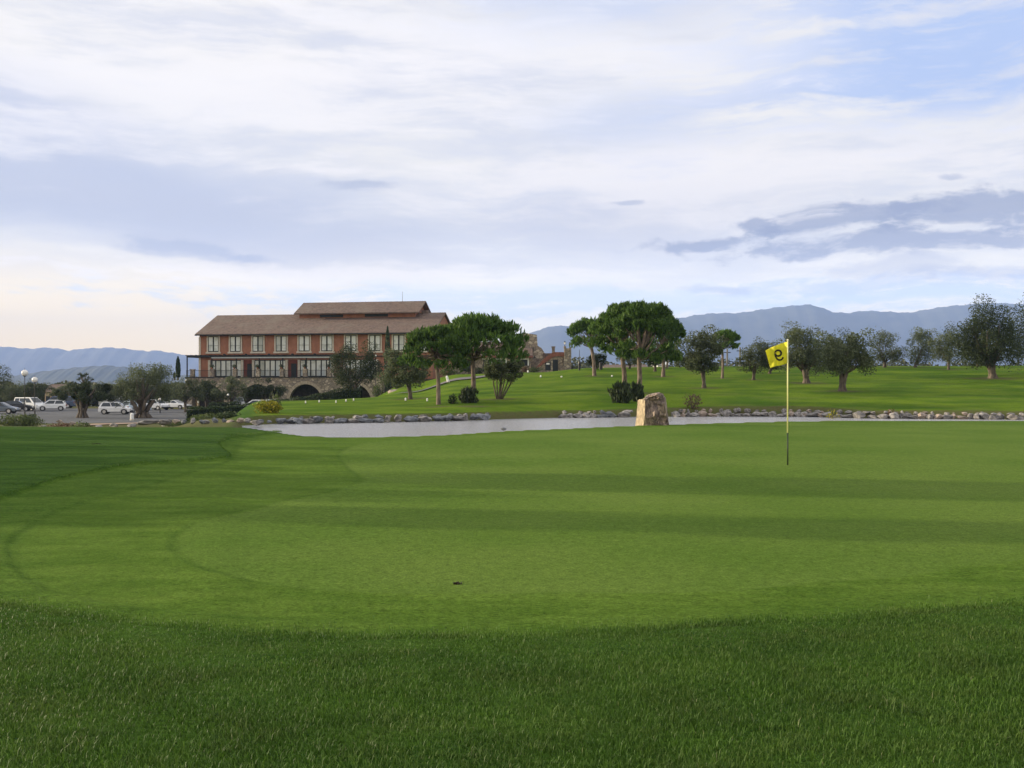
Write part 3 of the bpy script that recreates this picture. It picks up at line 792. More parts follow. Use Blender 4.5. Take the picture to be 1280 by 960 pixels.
bush('round_bush', 497, 490, 16, 10, 132, 'low shrub beside the tan boulder at the arches', 'shrub', 700, .18, cat='bush')
bush('round_bush', 560, 470, 24, 10, 138, 'green shrub row in front of the stone annex, left piece', 'shrub', 1200, .18, cat='bush')
bush('round_bush', 595, 469, 26, 9, 140, 'green shrub row in front of the stone annex, right piece', 'hedge', 1200, .18, cat='bush')
bush('round_bush', 668, 466, 16, 7, 134, 'low green plants below the red stair of the annex', 'shrub', 700, .15, cat='bush')
bush('flower_pot', 656, 463, 9, 8, 137, 'bright red flowers below the annex window', 'dry', 500, .15, cat='flowers')

def yucca(px, py, D):
    x = X(px, D); z = h1(x, D)
    t = empty('tree_yucca', (x, D, z)); top = Z(468, D)-z
    mb = MB(); mb.tube([(0,0,-.2), (.1,0,top*.6), (0,0,top*.85)], [.14,.1,.08], 7)
    heads = []
    for i in range(9):
        a = i*2.4; r = .25+.45*(i % 3)/2; c = Vector((r*1.4*math.cos(a), r*math.sin(a), top*.8+.25+.22*(i % 4)))
        mb.tube([(0,0,top*.75), c], [.06, .04], 5); heads.append(c)
    mb.build('trunk', M['bark'], t, True)
    V = []
    for c in heads:
        n = 40; d = rng.normal(size=(n, 3)); d[:,2] = np.abs(d[:,2])+.1; d /= np.linalg.norm(d, axis=1)[:,None]
        V.append(leaf_arrays(np.array(c)+d*.2, .42, .14, d, .05))
    leaf_obj('crown', np.concatenate(V), M['olive_dark'], t)
    tag(t, 'branching yucca with spiky heads above the flat-crowned olive', 'tree')
yucca(105, 510, 128)

def hedge(pts, w, h, label, mat='hedge', n=6000, leaf=.16, name='hedge'):
    """pts [(px,D)] ground line"""
    W = np.array([G(p, d) for p, d in pts]); seg = np.r_[0, np.cumsum(np.hypot(*np.diff(W, axis=0).T))]
    t = rng.uniform(0, seg[-1], n); cx = np.interp(t, seg, W[:,0]); cy = np.interp(t, seg, W[:,1])
    g = H(cx, cy)
    a = rng.uniform(-1, 1, n); b = rng.uniform(0, 1, n)
    face = rng.integers(0, 3, n)
    a = np.where(face == 0, -1+.12*rng.normal(size=n), np.where(face == 1, 1+.12*rng.normal(size=n), a)); b = np.where(face == 2, 1+.05*rng.normal(size=n), b)
    hh = h*(1+.05*np.sin(t*.8)+.04*np.sin(t*2.3))
    c = np.stack([cx, cy+a*w/2, g+b*hh], 1)
    root = empty(name, (float(W[0,0]), float(W[0,1]), float(g.mean())))
    c -= np.array([W[0,0], W[0,1], g.mean()])
    leaf_obj('foliage', leaf_arrays(c, leaf, .55), M[mat], root)
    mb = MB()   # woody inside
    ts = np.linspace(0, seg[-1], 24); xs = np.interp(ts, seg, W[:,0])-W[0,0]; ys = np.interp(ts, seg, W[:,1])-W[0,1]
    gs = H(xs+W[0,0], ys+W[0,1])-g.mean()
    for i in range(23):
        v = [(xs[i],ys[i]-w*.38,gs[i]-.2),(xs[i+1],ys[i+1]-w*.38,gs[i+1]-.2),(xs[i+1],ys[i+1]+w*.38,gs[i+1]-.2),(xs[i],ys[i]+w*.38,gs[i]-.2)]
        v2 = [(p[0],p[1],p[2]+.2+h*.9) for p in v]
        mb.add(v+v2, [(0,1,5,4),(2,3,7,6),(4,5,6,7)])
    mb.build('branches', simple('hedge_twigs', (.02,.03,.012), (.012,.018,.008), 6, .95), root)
    tag(root, label, 'hedge')
hedge([(236, 100), (270, 103), (300, 107), (335, 110), (352, 112)], 1.6, 1.25, 'dark clipped hedge along the near edge of the car park below the terrace', n=7000)
hedge([(340, 116), (370, 114.5), (400, 113), (425, 112.5), (452, 112)], 1.5, 1.35, 'dark clipped hedge rising beside the road in front of the arches', n=6000)
hedge([(262, 134), (300, 134)], 1.2, 1.1, 'short dark hedge between the olives below the terrace', n=2000)

# far woods
def woods(name, a0, a1, d0, d1, top0, n, label, leaf=1.2):
    a = rng.uniform(a0, a1, n); D = rng.uniform(d0, d1, n)
    x = a*D; z = H(x, D)
    lump = .5+.5*np.sin(a*70+D*.05)*np.sin(a*151+1.3)
    hgt = top0*(.80+.20*lump)*rng.uniform(0, 1, n)**.55
    c = np.stack([x, D, z+hgt], 1)
    leaf_obj(name, leaf_arrays(c, leaf, .7), M['woods'], None)
    tag(bpy.data.objects[name], label, 'woods', kind='stuff')
woods('far_woods', -.62, -.18, 205, 260, 5.6, 60000, 'hazy band of trees on the plain beyond the car park', .7)
woods('crest_woods', .02, .62, 250, 300, 11.5, 70000, 'hazy band of trees beyond the crest of the lawn', .75)

# ------------------------------------------------------------------ boulders
def rock_mesh(name, seed, facets=12, sub=3):
    r = np.random.default_rng(seed)
    import bmesh
    bm = bmesh.new(); bmesh.ops.create_icosphere(bm, subdivisions=sub, radius=1)
    pl = r.normal(size=(facets, 3)); pl /= np.linalg.norm(pl, axis=1)[:, None]; off = r.uniform(.42, .82, facets)
    ph = r.uniform(0, 6, 6)
    for v in bm.verts:
        p = np.array(v.co)
        for n, o in zip(pl, off):
            d = p@n
            if d > o: p = p-n*(d-o)*.92
        p *= 1+.05*math.sin(p[0]*7+ph[0])*math.sin(p[1]*6+ph[1])+.04*math.sin(p[2]*9+ph[2]+p[0]*5)
        v.co = p
    me = bpy.data.meshes.new(name); bm.to_mesh(me); bm.free()
    return me
ROCKS = {k: [rock_mesh('boulder', s+100*i, 15, 3) for s in range(7)] for i, k in enumerate(('rock', 'rock_blue', 'rock_tan'))}
for k, l in ROCKS.items():
    for me in l: me.materials.append(M[k])
def boulder(px, pyb, w, h, D, mat, label, group=None, dz=0, name='boulder'):
    me = random.choice(ROCKS[mat]); o = bpy.data.objects.new(name, me); COL.objects.link(o)
    sx = w/F*D/2*1.08; sz = h/F*D/2*1.12
    o.location = (X(px, D), D, Z(pyb, D)+sz*.85+dz); o.scale = (sx, max(sx, sz)*.8, sz)
    o.rotation_euler = (random.uniform(-.12,.12), random.uniform(-.12,.12), random.choice([0, math.pi])+random.uniform(-.4,.4))
    return tag(o, label, 'rock', group)
def far_d(px): return float(np.interp(px, *FAR))
TONE = {'rock': 'grey', 'rock_blue': 'slate-blue', 'rock_tan': 'buff'}
def bank(px0, px1, wmin, wmax, hmin, hmax, mats, label, group, gap=0.0):
    px = px0
    while px < px1:
        w = random.uniform(wmin, wmax); h = random.uniform(hmin, hmax)
        D = far_d(px+w/2)+random.uniform(-.1, .25)
        wl = 480+1.97/D*F
        mt = random.choice(mats); boulder(px+w/2, wl+1, w*1.05, h, D, mt, TONE[mt]+' '+label, group)
        if random.random() < .8:     # second course
            w2 = w*random.uniform(.4, .7)
            boulder(px+random.uniform(.1,.6)*w+w2/2, wl-h*.60, w2, max(3.2, 12.5-h+random.uniform(0,2)), D+.35, mt, 'small '+TONE[mt]+' '+label.replace('boulder', 'upper boulder'), group)
        px += w*random.uniform(.62, .85)+gap*random.random()
bank(345, 598, 10, 26, 7.5, 12, ['rock_blue', 'rock_blue', 'rock'], 'boulder in the stone bank on the left half of the pond', 'boulders of the left pond bank')
bank(694, 772, 9, 22, 6, 9.5, ['rock', 'rock', 'rock_blue'], 'boulder on the bank just left of the standing stone', 'boulders left of the standing stone')
bank(838, 1000, 8, 18, 5, 9.5, ['rock', 'rock_tan', 'rock'], 'boulder on the shore between standing stone and flag pole', 'boulders between standing stone and flag')
bank(1000, 1330, 7, 20, 6, 11, ['rock', 'rock_tan', 'rock', 'rock'], 'boulder along the far shore right of the flag pole', 'boulders right of the flag')
for i in range(15):
    px = 203+i*9.5+random.uniform(-3,3)
    boulder(px, 530, random.uniform(7, 13), random.uniform(5, 9), 46+random.uniform(0,2), random.choice(['rock','rock_blue','rock_tan']), 'small boulder in the loose row left of the yellow flowering bush', 'boulders left of the yellow bush')
for i, (px, py, w, h) in enumerate([(124,535,18,5),(142,534,20,6),(185,531,26,8),(205,530,20,7),(166,533,16,5),(55,533,8,3),(90,531,10,6),(75,528,9,5),(322,531,22,7)]):
    boulder(px, py+1, w, h, 46, 'rock' if i not in (6, 7) else 'rock_tan', ['flat pale stone slab at the foot of the mound','pale grey stone slab, widest of the slabs below the white car','low rounded rock under the massive olive trunk','low rock right of the massive olive trunk','small slab between the pale stone slabs','tiny pale stone at the edge of the mound','buff rock in the withered plant bed','small buff rock in the withered plant bed','flat grey-brown rock at the left tip of the pond'][i])
boulder(493, 493, 22, 7, 128, 'rock_tan', 'smooth tan boulder by the road at the right-hand arch')
boulder(629.5, 538, 8, 4, 33.4, 'rock_blue', 'single dark stone at the near edge of the pond')

# standing stone
def standing_stone():
    import bmesh
    D = 35.9
    m, nt, b, out = new_mat('standing_stone_rock')
    v = coord(nt)
    n1 = noise(nt, mapping(nt, v, (2.5, 2.5, 1.0)), 2.2, 6, .65); n2 = noise(nt, mapping(nt, v, (5, 5, 1.6)), 4, 5, .6); n3 = noise(nt, v, 2.3, 3)
    c = mixc(nt, sstep(n1, .38, .62), (.47,.36,.28), (.22,.17,.15))
    c = mixc(nt, sstep(n2, .55, .72)*.7, c, (.18,.15,.14)); c = mixc(nt, sstep(n3, .55, .7)*.6, c, (.36,.24,.20))
    # warm sunlight painted into the left side as a paler yellow
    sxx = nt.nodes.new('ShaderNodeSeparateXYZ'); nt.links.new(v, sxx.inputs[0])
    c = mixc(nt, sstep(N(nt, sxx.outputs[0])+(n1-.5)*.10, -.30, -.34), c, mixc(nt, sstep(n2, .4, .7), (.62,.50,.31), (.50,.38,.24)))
    seam = sstep(noise(nt, mapping(nt, v, (4, 4, .8)), 2.6, 4, .7, 1.0).f('SUBTRACT', .5).f('ABSOLUTE'), .03, .0)
    c = mixc(nt, seam*.75, c, (.09,.07,.065))
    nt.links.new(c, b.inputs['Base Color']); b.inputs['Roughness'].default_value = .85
    bump(nt, b, n1*.8+n2*.5-seam*.5, 1.0, .10)
    prof = [(795.5,532,),(797.5,520),(799,498),(803,498),(805,496),(809,493),(816,490.5),(823,489.5),(828,491),(831,497),(833,508),(834.5,520),(836,532)]
    mb = MB()
    # front outline at D, back outline shrunk, plus left flat face
    n = len(prof); layers = [(-.42, .80, 0), (-.30, .97, 1), (0, 1, 2), (.3, .93, 3), (.42, .75, 4)]
    cx = 816
    vs = []
    for (dy, s, li) in layers:
        for i, (px, py) in enumerate(prof):
            hx = (px-cx)*s
            if px < 804: hx = (px-cx)*(.68,.74,.86,.95,1.0)[li]
            hy = 532-(532-py)*(1-(1-s)*.25)
            if px < 804: hy += 0
            jx = random.uniform(-.6, .6); 
            vs.append((hx/F*D+jx/F*D, dy + (.10 if 802 < px < 806 and li < 2 else 0)+random.uniform(-.04,.04), (532-hy)/F*D+random.uniform(-.01,.01)))
    fs = []
    for L in range(len(layers)-1):
        for i in range(n-1):
            a = L*n+i; fs.append((a, a+1, a+n+1, a+n))
    fs.append(tuple(range(n))[::-1]); fs.append(tuple((len(layers)-1)*n+i for i in range(n)))
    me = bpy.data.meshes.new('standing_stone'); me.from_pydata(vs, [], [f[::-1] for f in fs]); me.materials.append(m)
    o = bpy.data.objects.new('standing_stone', me); COL.objects.link(o)
    bm = bmesh.new(); bm.from_mesh(me); bmesh.ops.triangulate(bm, faces=bm.faces)
    bmesh.ops.recalc_face_normals(bm, faces=bm.faces)
    bmesh.ops.subdivide_edges(bm, edges=bm.edges, cuts=3, use_grid_fill=True)
    r = np.random.default_rng(3)
    for vt in bm.verts:
        p = vt.co; 
        d = .035*math.sin(p.x*13+p.z*3)*math.sin(p.z*5+p.y*9)+.02*math.sin(p.x*31+p.z*7)+.012*r.normal()
        if p.x > -.33: vt.co.y += d*1.6; vt.co.x += d*.5
    bm.to_mesh(me); bm.free()
    bv = X(816, D)
    o.location = (bv, D, Z(532, D)-.03)
    tag(o, 'upright buff standing stone on the far edge of the green, its left face sunlit', 'rock')
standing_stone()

# ------------------------------------------------------------------ flag
def flagstick():
    D = 18.56
    gx = X(984.6, D); gz = h1(gx, D)-.004
    t = empty('golf_flagstick', (gx, D, gz))
    k = D/F
    ym = simple('pole_yellow', (.80,.78,.36), (.74,.70,.30), 3, .4); dg = simple('pole_dark', (.03,.045,.02), (.02,.03,.015), 3, .5)
    zt = Z(425.5, D)-gz; zm = Z(541, D)-gz
    MB().tube([(0,0,zm), (0,0,zt)], [.0125, .011], 10).build('upper_pole', ym, t, True)
    MB().tube([(0,0,-.05), (0,0,zm-.001)], [.0135, .0135], 10).build('lower_pole', dg, t, True)
    MB().ball((0,0,zt+.008), .018, 10, 6).build('cap', simple('cap_white', (.8,.78,.7), None, 5, .4), t, True)
    dk = lambda px: .09*math.sin((984.6-px)/27*3.1)+.035*math.sin((984.6-px)/27*9)+.012*math.sin((984.6-px)/27*19)
    def pt(px, py, off=0): return ((px-984.6)*k, dk(px)+off, Z(py, D)-gz)
    TR, TL, BL, BR = (984.8,427), (957,438.3), (964.8,460.3), (984.8,453.8)
    nu, nv = 24, 18; v = []
    for side in (-.0025, .0025):
        for i in range(nu+1):
            for j in range(nv+1):
                u, w = i/nu, j/nv
                top = (TR[0]+(TL[0]-TR[0])*u, TR[1]+(TL[1]-TR[1])*u+.9*math.sin(u*math.pi)*-1); bot = (BR[0]+(BL[0]-BR[0])*u, BR[1]+(BL[1]-BR[1])*u+.7*math.sin(u*6))
                px = top[0]+(bot[0]-top[0])*w; py = top[1]+(bot[1]-top[1])*w
                v.append(pt(px, py, side))
    S = (nu+1)*(nv+1); f = []
    for i in range(nu):
        for j in range(nv):
            a = i*(nv+1)+j; f.append((a, a+1, a+nv+2, a+nv+1)); f.append((S+a+nv+1, S+a+nv+2, S+a+1, S+a))
    ring = [i*(nv+1) for i in range(nu+1)]+[nu*(nv+1)+j for j in range(1, nv+1)]+[i*(nv+1)+nv for i in range(nu-1, -1, -1)]+[j for j in range(nv-1, 0, -1)]
    for a, b_ in zip(ring, ring[1:]+ring[:1]): f.append((a, b_, S+b_, S+a))
    m, nt, b, out = new_mat('flag_cloth')
    n1 = noise(nt, coord(nt), 9, 4, .6)
    c = mixc(nt, sstep(n1, .35, .65), (.88,.84,.05), (.76,.72,.04))
    nt.links.new(c, b.inputs['Base Color']); b.inputs['Roughness'].default_value = .7
    tr = nt.nodes.new('ShaderNodeBsdfTranslucent'); nt.links.new(c, tr.inputs[0]); mx = nt.nodes.new('ShaderNodeMixShader'); mx.inputs[0].default_value = .35
    nt.links.new(b.outputs[0], mx.inputs[1]); nt.links.new(tr.outputs[0], mx.inputs[2]); nt.links.new(mx.outputs[0], out.inputs[0])
    cl = MB().add(v, f).build('flag', m, t, True)
    # hole number seen from behind
    blk = simple('flag_print', (.012,.012,.014), None, 5, .7)
    def stroke(pts, wd, off):
        mb = MB(); vv = []
        for i, (a, b2) in enumerate(pts):
            p = pts[max(i-1, 0)]; q = pts[min(i+1, len(pts)-1)]
            dx, dy = q[0]-p[0], q[1]-p[1]; L = math.hypot(dx, dy)+1e-9; nx, ny = -dy/L*wd(i/(len(pts)-1))/2, dx/L*wd(i/(len(pts)-1))/2
            vv += [pt(a+nx, b2+ny, off), pt(a-nx, b2-ny, off)]
        return vv, [(2*i, 2*i+1, 2*i+3, 2*i+2) for i in range(len(pts)-1)]
    mb = MB()
    for off in (-.006, .006):
        c0 = (973.8, 441.3)
        pts = [(c0[0]+4.1*math.cos(a), c0[1]+3.6*math.sin(a)) for a in np.linspace(0, 2*math.pi, 33)]
        mb.add(*stroke(pts, lambda u: 2.3, off))
        ctl = [(969.6,441.5),(969.9,444.2),(971.4,447.3),(973.8,449.3),(976.4,449.9),(978.7,448.9),(980.4,446.4)]
        sm = []
        for i in range(len(ctl)-1):
            p0, p1, p2, p3 = [np.array(ctl[min(max(j, 0), len(ctl)-1)]) for j in (i-1, i, i+1, i+2)]
            for tt in np.linspace(0, 1, 5, endpoint=False): sm.append(tuple(.5*((2*p1)+(-p0+p2)*tt+(2*p0-5*p1+4*p2-p3)*tt*tt+(-p0+3*p1-3*p2+p3)*tt**3)))
        sm.append(ctl[-1])
        mb.add(*stroke(sm, lambda u: 2.3-.3*u, off-.0006 if off < 0 else off+.0006))
    mb.build('hole_number', blk, cl)
    tag(t, 'golf flagstick with yellow flag showing a black reversed nine', 'golf flag')
flagstick()

# ------------------------------------------------------------------ cars
def make_car(style, paint, label, px, py, D, yaw, L=None, group='cars in the car park'):
    S = dict(
      hatch=dict(L=3.7, W=1.65, H=1.5, z1=.92, cab=[(-1.80,.92),(-1.45,1.48),(.35,1.50),(1.15,.95)], nose=.78),
      sedan=dict(L=4.4, W=1.72, H=1.42, z1=.90, cab=[(-1.75,.92),(-1.05,1.40),(.30,1.42),(1.15,.93)], nose=.74),
      van=dict(L=4.7, W=1.85, H=1.85, z1=1.05, cab=[(-2.30,1.05),(-2.15,1.84),(.75,1.86),(1.75,1.08)], nose=.92),
      suv=dict(L=4.5, W=1.85, H=1.78, z1=1.10, cab=[(-2.15,1.10),(-1.95,1.76),(.35,1.78),(1.05,1.12)], nose=1.0),
      coupe=dict(L=4.3, W=1.78, H=1.32, z1=.86, cab=[(-1.70,.88),(-.75,1.28),(.05,1.32),(1.0,.88)], nose=.68))[style]
    x = X(px, D); z = h1(x, D)
    t = empty('parked_car', (x, D, z+.01), yaw)
    l = S['L']/2; w = S['W']/2; wr = .33 if style != 'suv' else .38; wx = l*.62
    # lower body with wheel arches
    prof = [(-l+.05,.30)]
    for cx in (-wx, wx):
        prof += [(cx+(wr+.06)*math.cos(a), wr+(wr+.06)*math.sin(a)) for a in np.linspace(math.pi, 0, 9)]
    prof = [(a, max(b, .26)) for a, b in prof]
    prof += [(l-.06,.30),(l,.5),(l-.06,S['nose']-.06),(l-.35,S['nose']+.04),(S['cab'][3][0]+.05,S['z1']),(S['cab'][0][0]-.02,S['z1']+.02),(-l+.05,S['z1']-.05),(-l,.55)]
    mb = MB()
    n = len(prof)
    v = []
    for (sy, ins) in ((-w, .06), (-w-.0, 0)): pass
    rows_ = [(-w+.02, .985), (-w, .97), ]
    ys = [-w+.10, -w, w, w-.10]
    prof2 = [(a*.985, b-.03 if b > .6 else b) for a, b in prof]
    # side rings: shoulder rounds slightly
    vv = [(a, -w+.0, b if b < .65 else b-.10) for a, b in prof] + [(a*.99, -w+.14, b) for a, b in prof] + [(a*.99, w-.14, b) for a, b in prof] + [(a, w, b if b < .65 else b-.10) for a, b in prof]
    fs = [tuple(range(n)), tuple(range(4*n-1, 3*n-1, -1))]
    for r_ in range(3):
        for i in range(n):
            j = (i+1) % n; fs.append((r_*n+j, r_*n+i, (r_+1)*n+i, (r_+1)*n+j))
    mb.add(vv, fs)
    # cabin
    cb = S['cab']; wb, wt = w-.10, w-.30
    v = [(cb[0][0],-wb,cb[0][1]),(cb[3][0],-wb,cb[3][1]),(cb[2][0],-wt,cb[2][1]),(cb[1][0],-wt,cb[1][1]),
         (cb[0][0],wb,cb[0][1]),(cb[3][0],wb,cb[3][1]),(cb[2][0],wt,cb[2][1]),(cb[1][0],wt,cb[1][1])]
    mb.add(v, [(0,1,2,3),(7,6,5,4),(3,2,6,7),(1,5,6,2),(4,0,3,7)])
    body = mb.build('body', M[paint], t)
    # bumper / sills
    MB().box(-l-.02, -l+.12, -w+.08, w-.08, .30, .48).box(l-.12, l+.03, -w+.08, w-.08, .28, .46).box(-wx+wr+.1, wx-wr-.1, -w-.012, w+.012, .24, .33).build('bumper', M['black_metal'] if style != 'van' else M[paint], t)
    # side windows : split by a pillar
    def P3(u, s, side):
        bx = cb[0][0]+(cb[3][0]-cb[0][0])*u; tx = cb[1][0]+(cb[2][0]-cb[1][0])*u
        zb = cb[0][1]+(cb[3][1]-cb[0][1])*u; zt = cb[1][1]+(cb[2][1]-cb[1][1])*u
        yb = wb; yt = wt
        return (bx+(tx-bx)*s, side*(yb+(yt-yb)*s+.012), zb+(zt-zb)*s)
    for side in (-1, 1):
        for (u0, u1) in (((.05,.30),(.33,.62),(.65,.93)) if style in ('van', 'suv') else ((.08,.48),(.52,.92))):
            q = [P3(u0,.08,side),P3(u1,.08,side),P3(u1,.86,side),P3(u0,.86,side)]
            MB().add(q, [(0,1,2,3) if side < 0 else (3,2,1,0)]).build('side_window', M['glass'], t)
    e = .014
    a, b_ = cb[3], cb[2]
    q = [(a[0]+e-.06,-wb+.08,a[1]+.05),(a[0]+e-.06,wb-.08,a[1]+.05),(b_[0]+e+.05,wt-.07,b_[1]-.05),(b_[0]+e+.05,-wt+.07,b_[1]-.05)]
    # push the glass proud of the cabin slope
    nx, nz = (b_[1]-a[1]), -(b_[0]-a[0]); Ln = math.hypot(nx, nz); nx, nz = nx/Ln*.02, nz/Ln*.02
    f0 = lambda s: (a[0]+(b_[0]-a[0])*s+nx, a[1]+(b_[1]-a[1])*s+nz)
    (x0_, z0_), (x1_, z1_) = f0(.08), f0(.90)
    MB().add([(x0_,-wb+.1,z0_),(x0_,wb-.1,z0_),(x1_,wt-.05,z1_),(x1_,-wt+.05,z1_)], [(0,1,2,3)]).build('windscreen', M['glass'], t)
    a, b_ = cb[0], cb[1]; nx, nz = -(b_[1]-a[1]), (b_[0]-a[0]); Ln = math.hypot(nx, nz); nx, nz = nx/Ln*.02, nz/Ln*.02
    (x0_, z0_), (x1_, z1_) = f0(.10), f0(.88)
    MB().add([(x0_,-wb+.1,z0_),(x0_,wb-.1,z0_),(x1_,wt-.05,z1_),(x1_,-wt+.05,z1_)], [(3,2,1,0)]).build('rear_window', M['glass'], t)
    for sx in (-wx, wx):
        for side in (-1, 1):
            y0 = side*(w-.20); y1 = side*(w+.005)
            wh = MB().tube([(sx, y0, wr), (sx, y1, wr)], wr, 18).build('wheel', M['tyre'], t)
            MB().tube([(sx, y1, wr), (sx, y1+side*.012, wr)], wr*.62, 14).build('rim', M['rim'], wh)
    for side in (-1, 1):
        MB().box(l-.10, l+.012, side*(w-.22)-.14, side*(w-.22)+.14, S['nose']-.20, S['nose']-.06).build('headlight', M['lamp_clear'], t)
        MB().box(-l-.012, -l+.10, side*(w-.16)-.10, side*(w-.16)+.10, S['z1']-.28, S['z1']-.08).build('tail_light', M['lamp_red'], t)
    return tag(t, label, 'car', group)
def car_d(py): return (CAM_Z+2.2)*F/(py-480)
make_car('sedan', 'car_grey', 'grey saloon cut off by the left edge of the picture', 0, 517, car_d(516.5), R(5))
make_car('sedan', 'car_black', 'dark saloon between the grey saloon and the white people carrier', 20, 514, car_d(513.5), R(15))
make_car('van', 'car_white', 'white people carrier behind the two globe lamps', 37, 513, car_d(512.5), R(-25))
make_car('hatch', 'car_white', 'white hatchback between the people carrier and the dark van', 65, 514, car_d(512.8), R(200))
make_car('van', 'car_blue', 'dark blue van left of the flat-crowned olive trunk', 74, 511, car_d(509.5), R(190))
make_car('suv', 'car_silver', 'silver off-roader half hidden behind the white three-door', 142, 506, car_d(506.5), R(185))
make_car('hatch', 'car_white', 'white small hatchback shown side-on left of the massive olive', 144.5, 518, car_d(517.5), R(8))
make_car('sedan', 'car_black', 'black saloon behind the white side-on hatchback', 157, 510, car_d(509.5), R(10))
make_car('hatch', 'car_paleblue', 'pale blue car partly hidden by the left side of the massive trunk', 170, 516, car_d(515), R(60))
make_car('hatch', 'car_white', 'white car partly hidden by the right side of the massive trunk', 196, 514, car_d(512), R(-30))
make_car('coupe', 'car_white', 'white sports car with dark wheel right of the massive trunk', 220, 512, car_d(511), R(-18))
make_car('hatch', 'car_paleblue', 'pale car half hidden by the hedge under the second olive', 254, 508, car_d(508.5), R(30))
make_car('suv', 'car_silver', 'silver car seen end-on between the olives under the terrace', 297, 505, 139, R(-70))
make_car('hatch', 'car_white', 'white hatchback behind the hedge, front one of the right pair', 321, 506, 128, R(170))
make_car('sedan', 'car_silver', 'silver saloon behind the hedge, back one of the right pair', 337, 503, 136, R(175))

# ------------------------------------------------------------------ lamps and markers
def globe_lamp(px, pytop, pybot, r, D, label, zb=None):
    x = X(px, D); z = zb if zb is not None else h1(x, D)
    t = empty('street_lamp', (x, D, z)); h = Z(pytop, D)-z; rr = r/F*D
    MB().tube([(0,0,0),(0,0,.5),(0,0,.52),(0,0,h-2*rr)], [.09,.08,.05,.04], 10).tube([(0,0,h-2*rr-.05),(0,0,h-2*rr+.05)], [.06,.16], 10).build('post', M['black_metal'], t)
    MB().ball((0,0,h-rr+.03), rr, 16, 10).build('globe', M['globe'], t, True)
    MB().tube([(0,0,h+.02),(0,0,h+.28)], [.03,.008], 6).build('finial', M['black_metal'], t)
    return tag(t, label, 'street lamp', 'globe lamps of the car park')
globe_lamp(31, 462.5, 515, 4.0, 116, 'taller globe street lamp with finial in front of the white people carrier')
globe_lamp(43.5, 471.5, 516, 3.5, 122, 'shorter globe street lamp beside the taller one')
globe_lamp(200, 497.5, 512, 2.0, 128, 'low globe lamp right of the massive olive trunk')
globe_lamp(232.5, 474.5, 500, 1.6, 144, 'small globe lamp at the left end of the terrace')
globe_lamp(285, 492.5, 503, 1.4, 134, 'small globe lamp beneath the broad third olive')
globe_lamp(469.5, 443.5, 492, 1.3, 138, 'small white globe lamp right of the dark round tree')
globe_lamp(481.5, 456, 490, 1.3, 138, 'small white globe lamp near the foot of the tall cypress')
globe_lamp(751, 456, 470, 1.6, 118, 'small white lamp beside the spreading pine')

def marker(px, py, w, h, label, D=None, name='marker_post', mat='white_paint', lean=0, group='white marker posts on the lawn', cat='marker post'):
    D = D or hit(px, py); x = X(px, D); z = h1(x, D); ww = w/F*D/2; hh = h/F*D
    t = empty(name, (x, D, z)); t.rotation_euler = (0, lean, 0)
    MB().tube([(0,0,-.1),(0,0,hh*.8),(0,0,hh)], [ww, ww*.95, ww*.6], 8).build('post', M[mat], t)
    MB().tube([(0,0,-.02),(0,0,hh*.18)], [ww*1.25, ww*1.1], 8).build('base', M['black_metal'] if w < 2.6 else M['surround'], t)
    return tag(t, label, cat, group)
lb = 'short white marker post on the lawn beside the road below the arches'
for px, py in ((382, 504.5), (399, 503.5), (420, 504), (432.5, 502.5), (442, 501.5)): marker(px, py, 1.6, 3.6, lb, D=hit(px, py, 60, 100))
marker(507, 501.5, 2.0, 4.2, 'short white marker post left of the crooked olive trunk')
marker(534, 502, 2.2, 4.2, 'short white marker post left of the leaning pine trunk')
marker(660, 466, 2.0, 3, 'white tee marker below the red flowers of the annex', name='tee_marker', cat='tee marker', group='tee markers')
marker(676, 472, 2.0, 3, 'white tee marker below the red stair of the annex', name='tee_marker', cat='tee marker', group='tee markers')
marker(702, 472, 2.2, 2, 'pale tee marker below the stone pier with lanterns', name='tee_marker', cat='tee marker', group='tee markers')
marker(765, 471, 2.2, 2, 'cream tee marker right of the spreading pine trunk', name='tee_marker', cat='tee marker', group='tee markers')
marker(560.5, 488, 3.2, 9, 'leaning pale post beside the road between the two pines', lean=-.25, D=112)
marker(165, 520.5, 5, 9, 'stubby white bollard at the foot of the massive olive trunk', D=104, name='bollard', cat='bollard', group='bollards')
marker(238.5, 509.5, 4, 7, 'stubby white bollard in front of the white sports car', D=112, name='bollard', cat='bollard', group='bollards')
marker(204, 524, 3, 6, 'pale stone post beside the low clipped shrub', D=88, name='bollard', cat='bollard', group='bollards')
def sign_board():
    D = 114; x = X(448.5, D); z = h1(x, D)
    t = empty('notice_board', (x, D, z)); hh = Z(480.5, D)-z
    MB().tube([(0,0,-.1),(0,0,hh)], .04, 8).build('post', M['black_metal'], t)
    MB().box(-.12, .12, -.06, -.03, hh-.55, hh).build('panel', M['white_paint'], t)
    tag(t, 'small white notice board on a post in front of the right arch', 'sign')
sign_board()
def dark_post(px, D):
    x = X(px, D); z = h1(x, D)
    t = empty('wrapped_post', (x, D, z)); h = Z(437, D)-z; hm = Z(452, D)-z
    MB().tube([(0,0,-.1),(0,0,hm*.75),(0,0,hm)], [.09,.16,.12], 10).build('wrapping', M['black_metal'], t)
    MB().tube([(0,0,hm),(0,0,h)], [.035,.025], 8).build('pole', M['black_metal'], t)
    tag(t, 'thin black pole with thick dark wrapping at the crest right of the annex', 'post')
dark_post(724.3, 116)
def bin_(px, D):
    x = X(px, D); z = h1(x, D); t = empty('litter_bin', (x, D, z))
    MB().tube([(0,0,0),(0,0,.75),(0,0,.8)], [.2,.22,.2], 12).build('body', M['black_metal'], t)
    MB().tube([(0,0,.81),(0,0,.86)], [.24,.1], 12).build('lid', M['black_metal'], t)
    tag(t, 'small black litter bin right of the spreading pine trunk', 'bin')
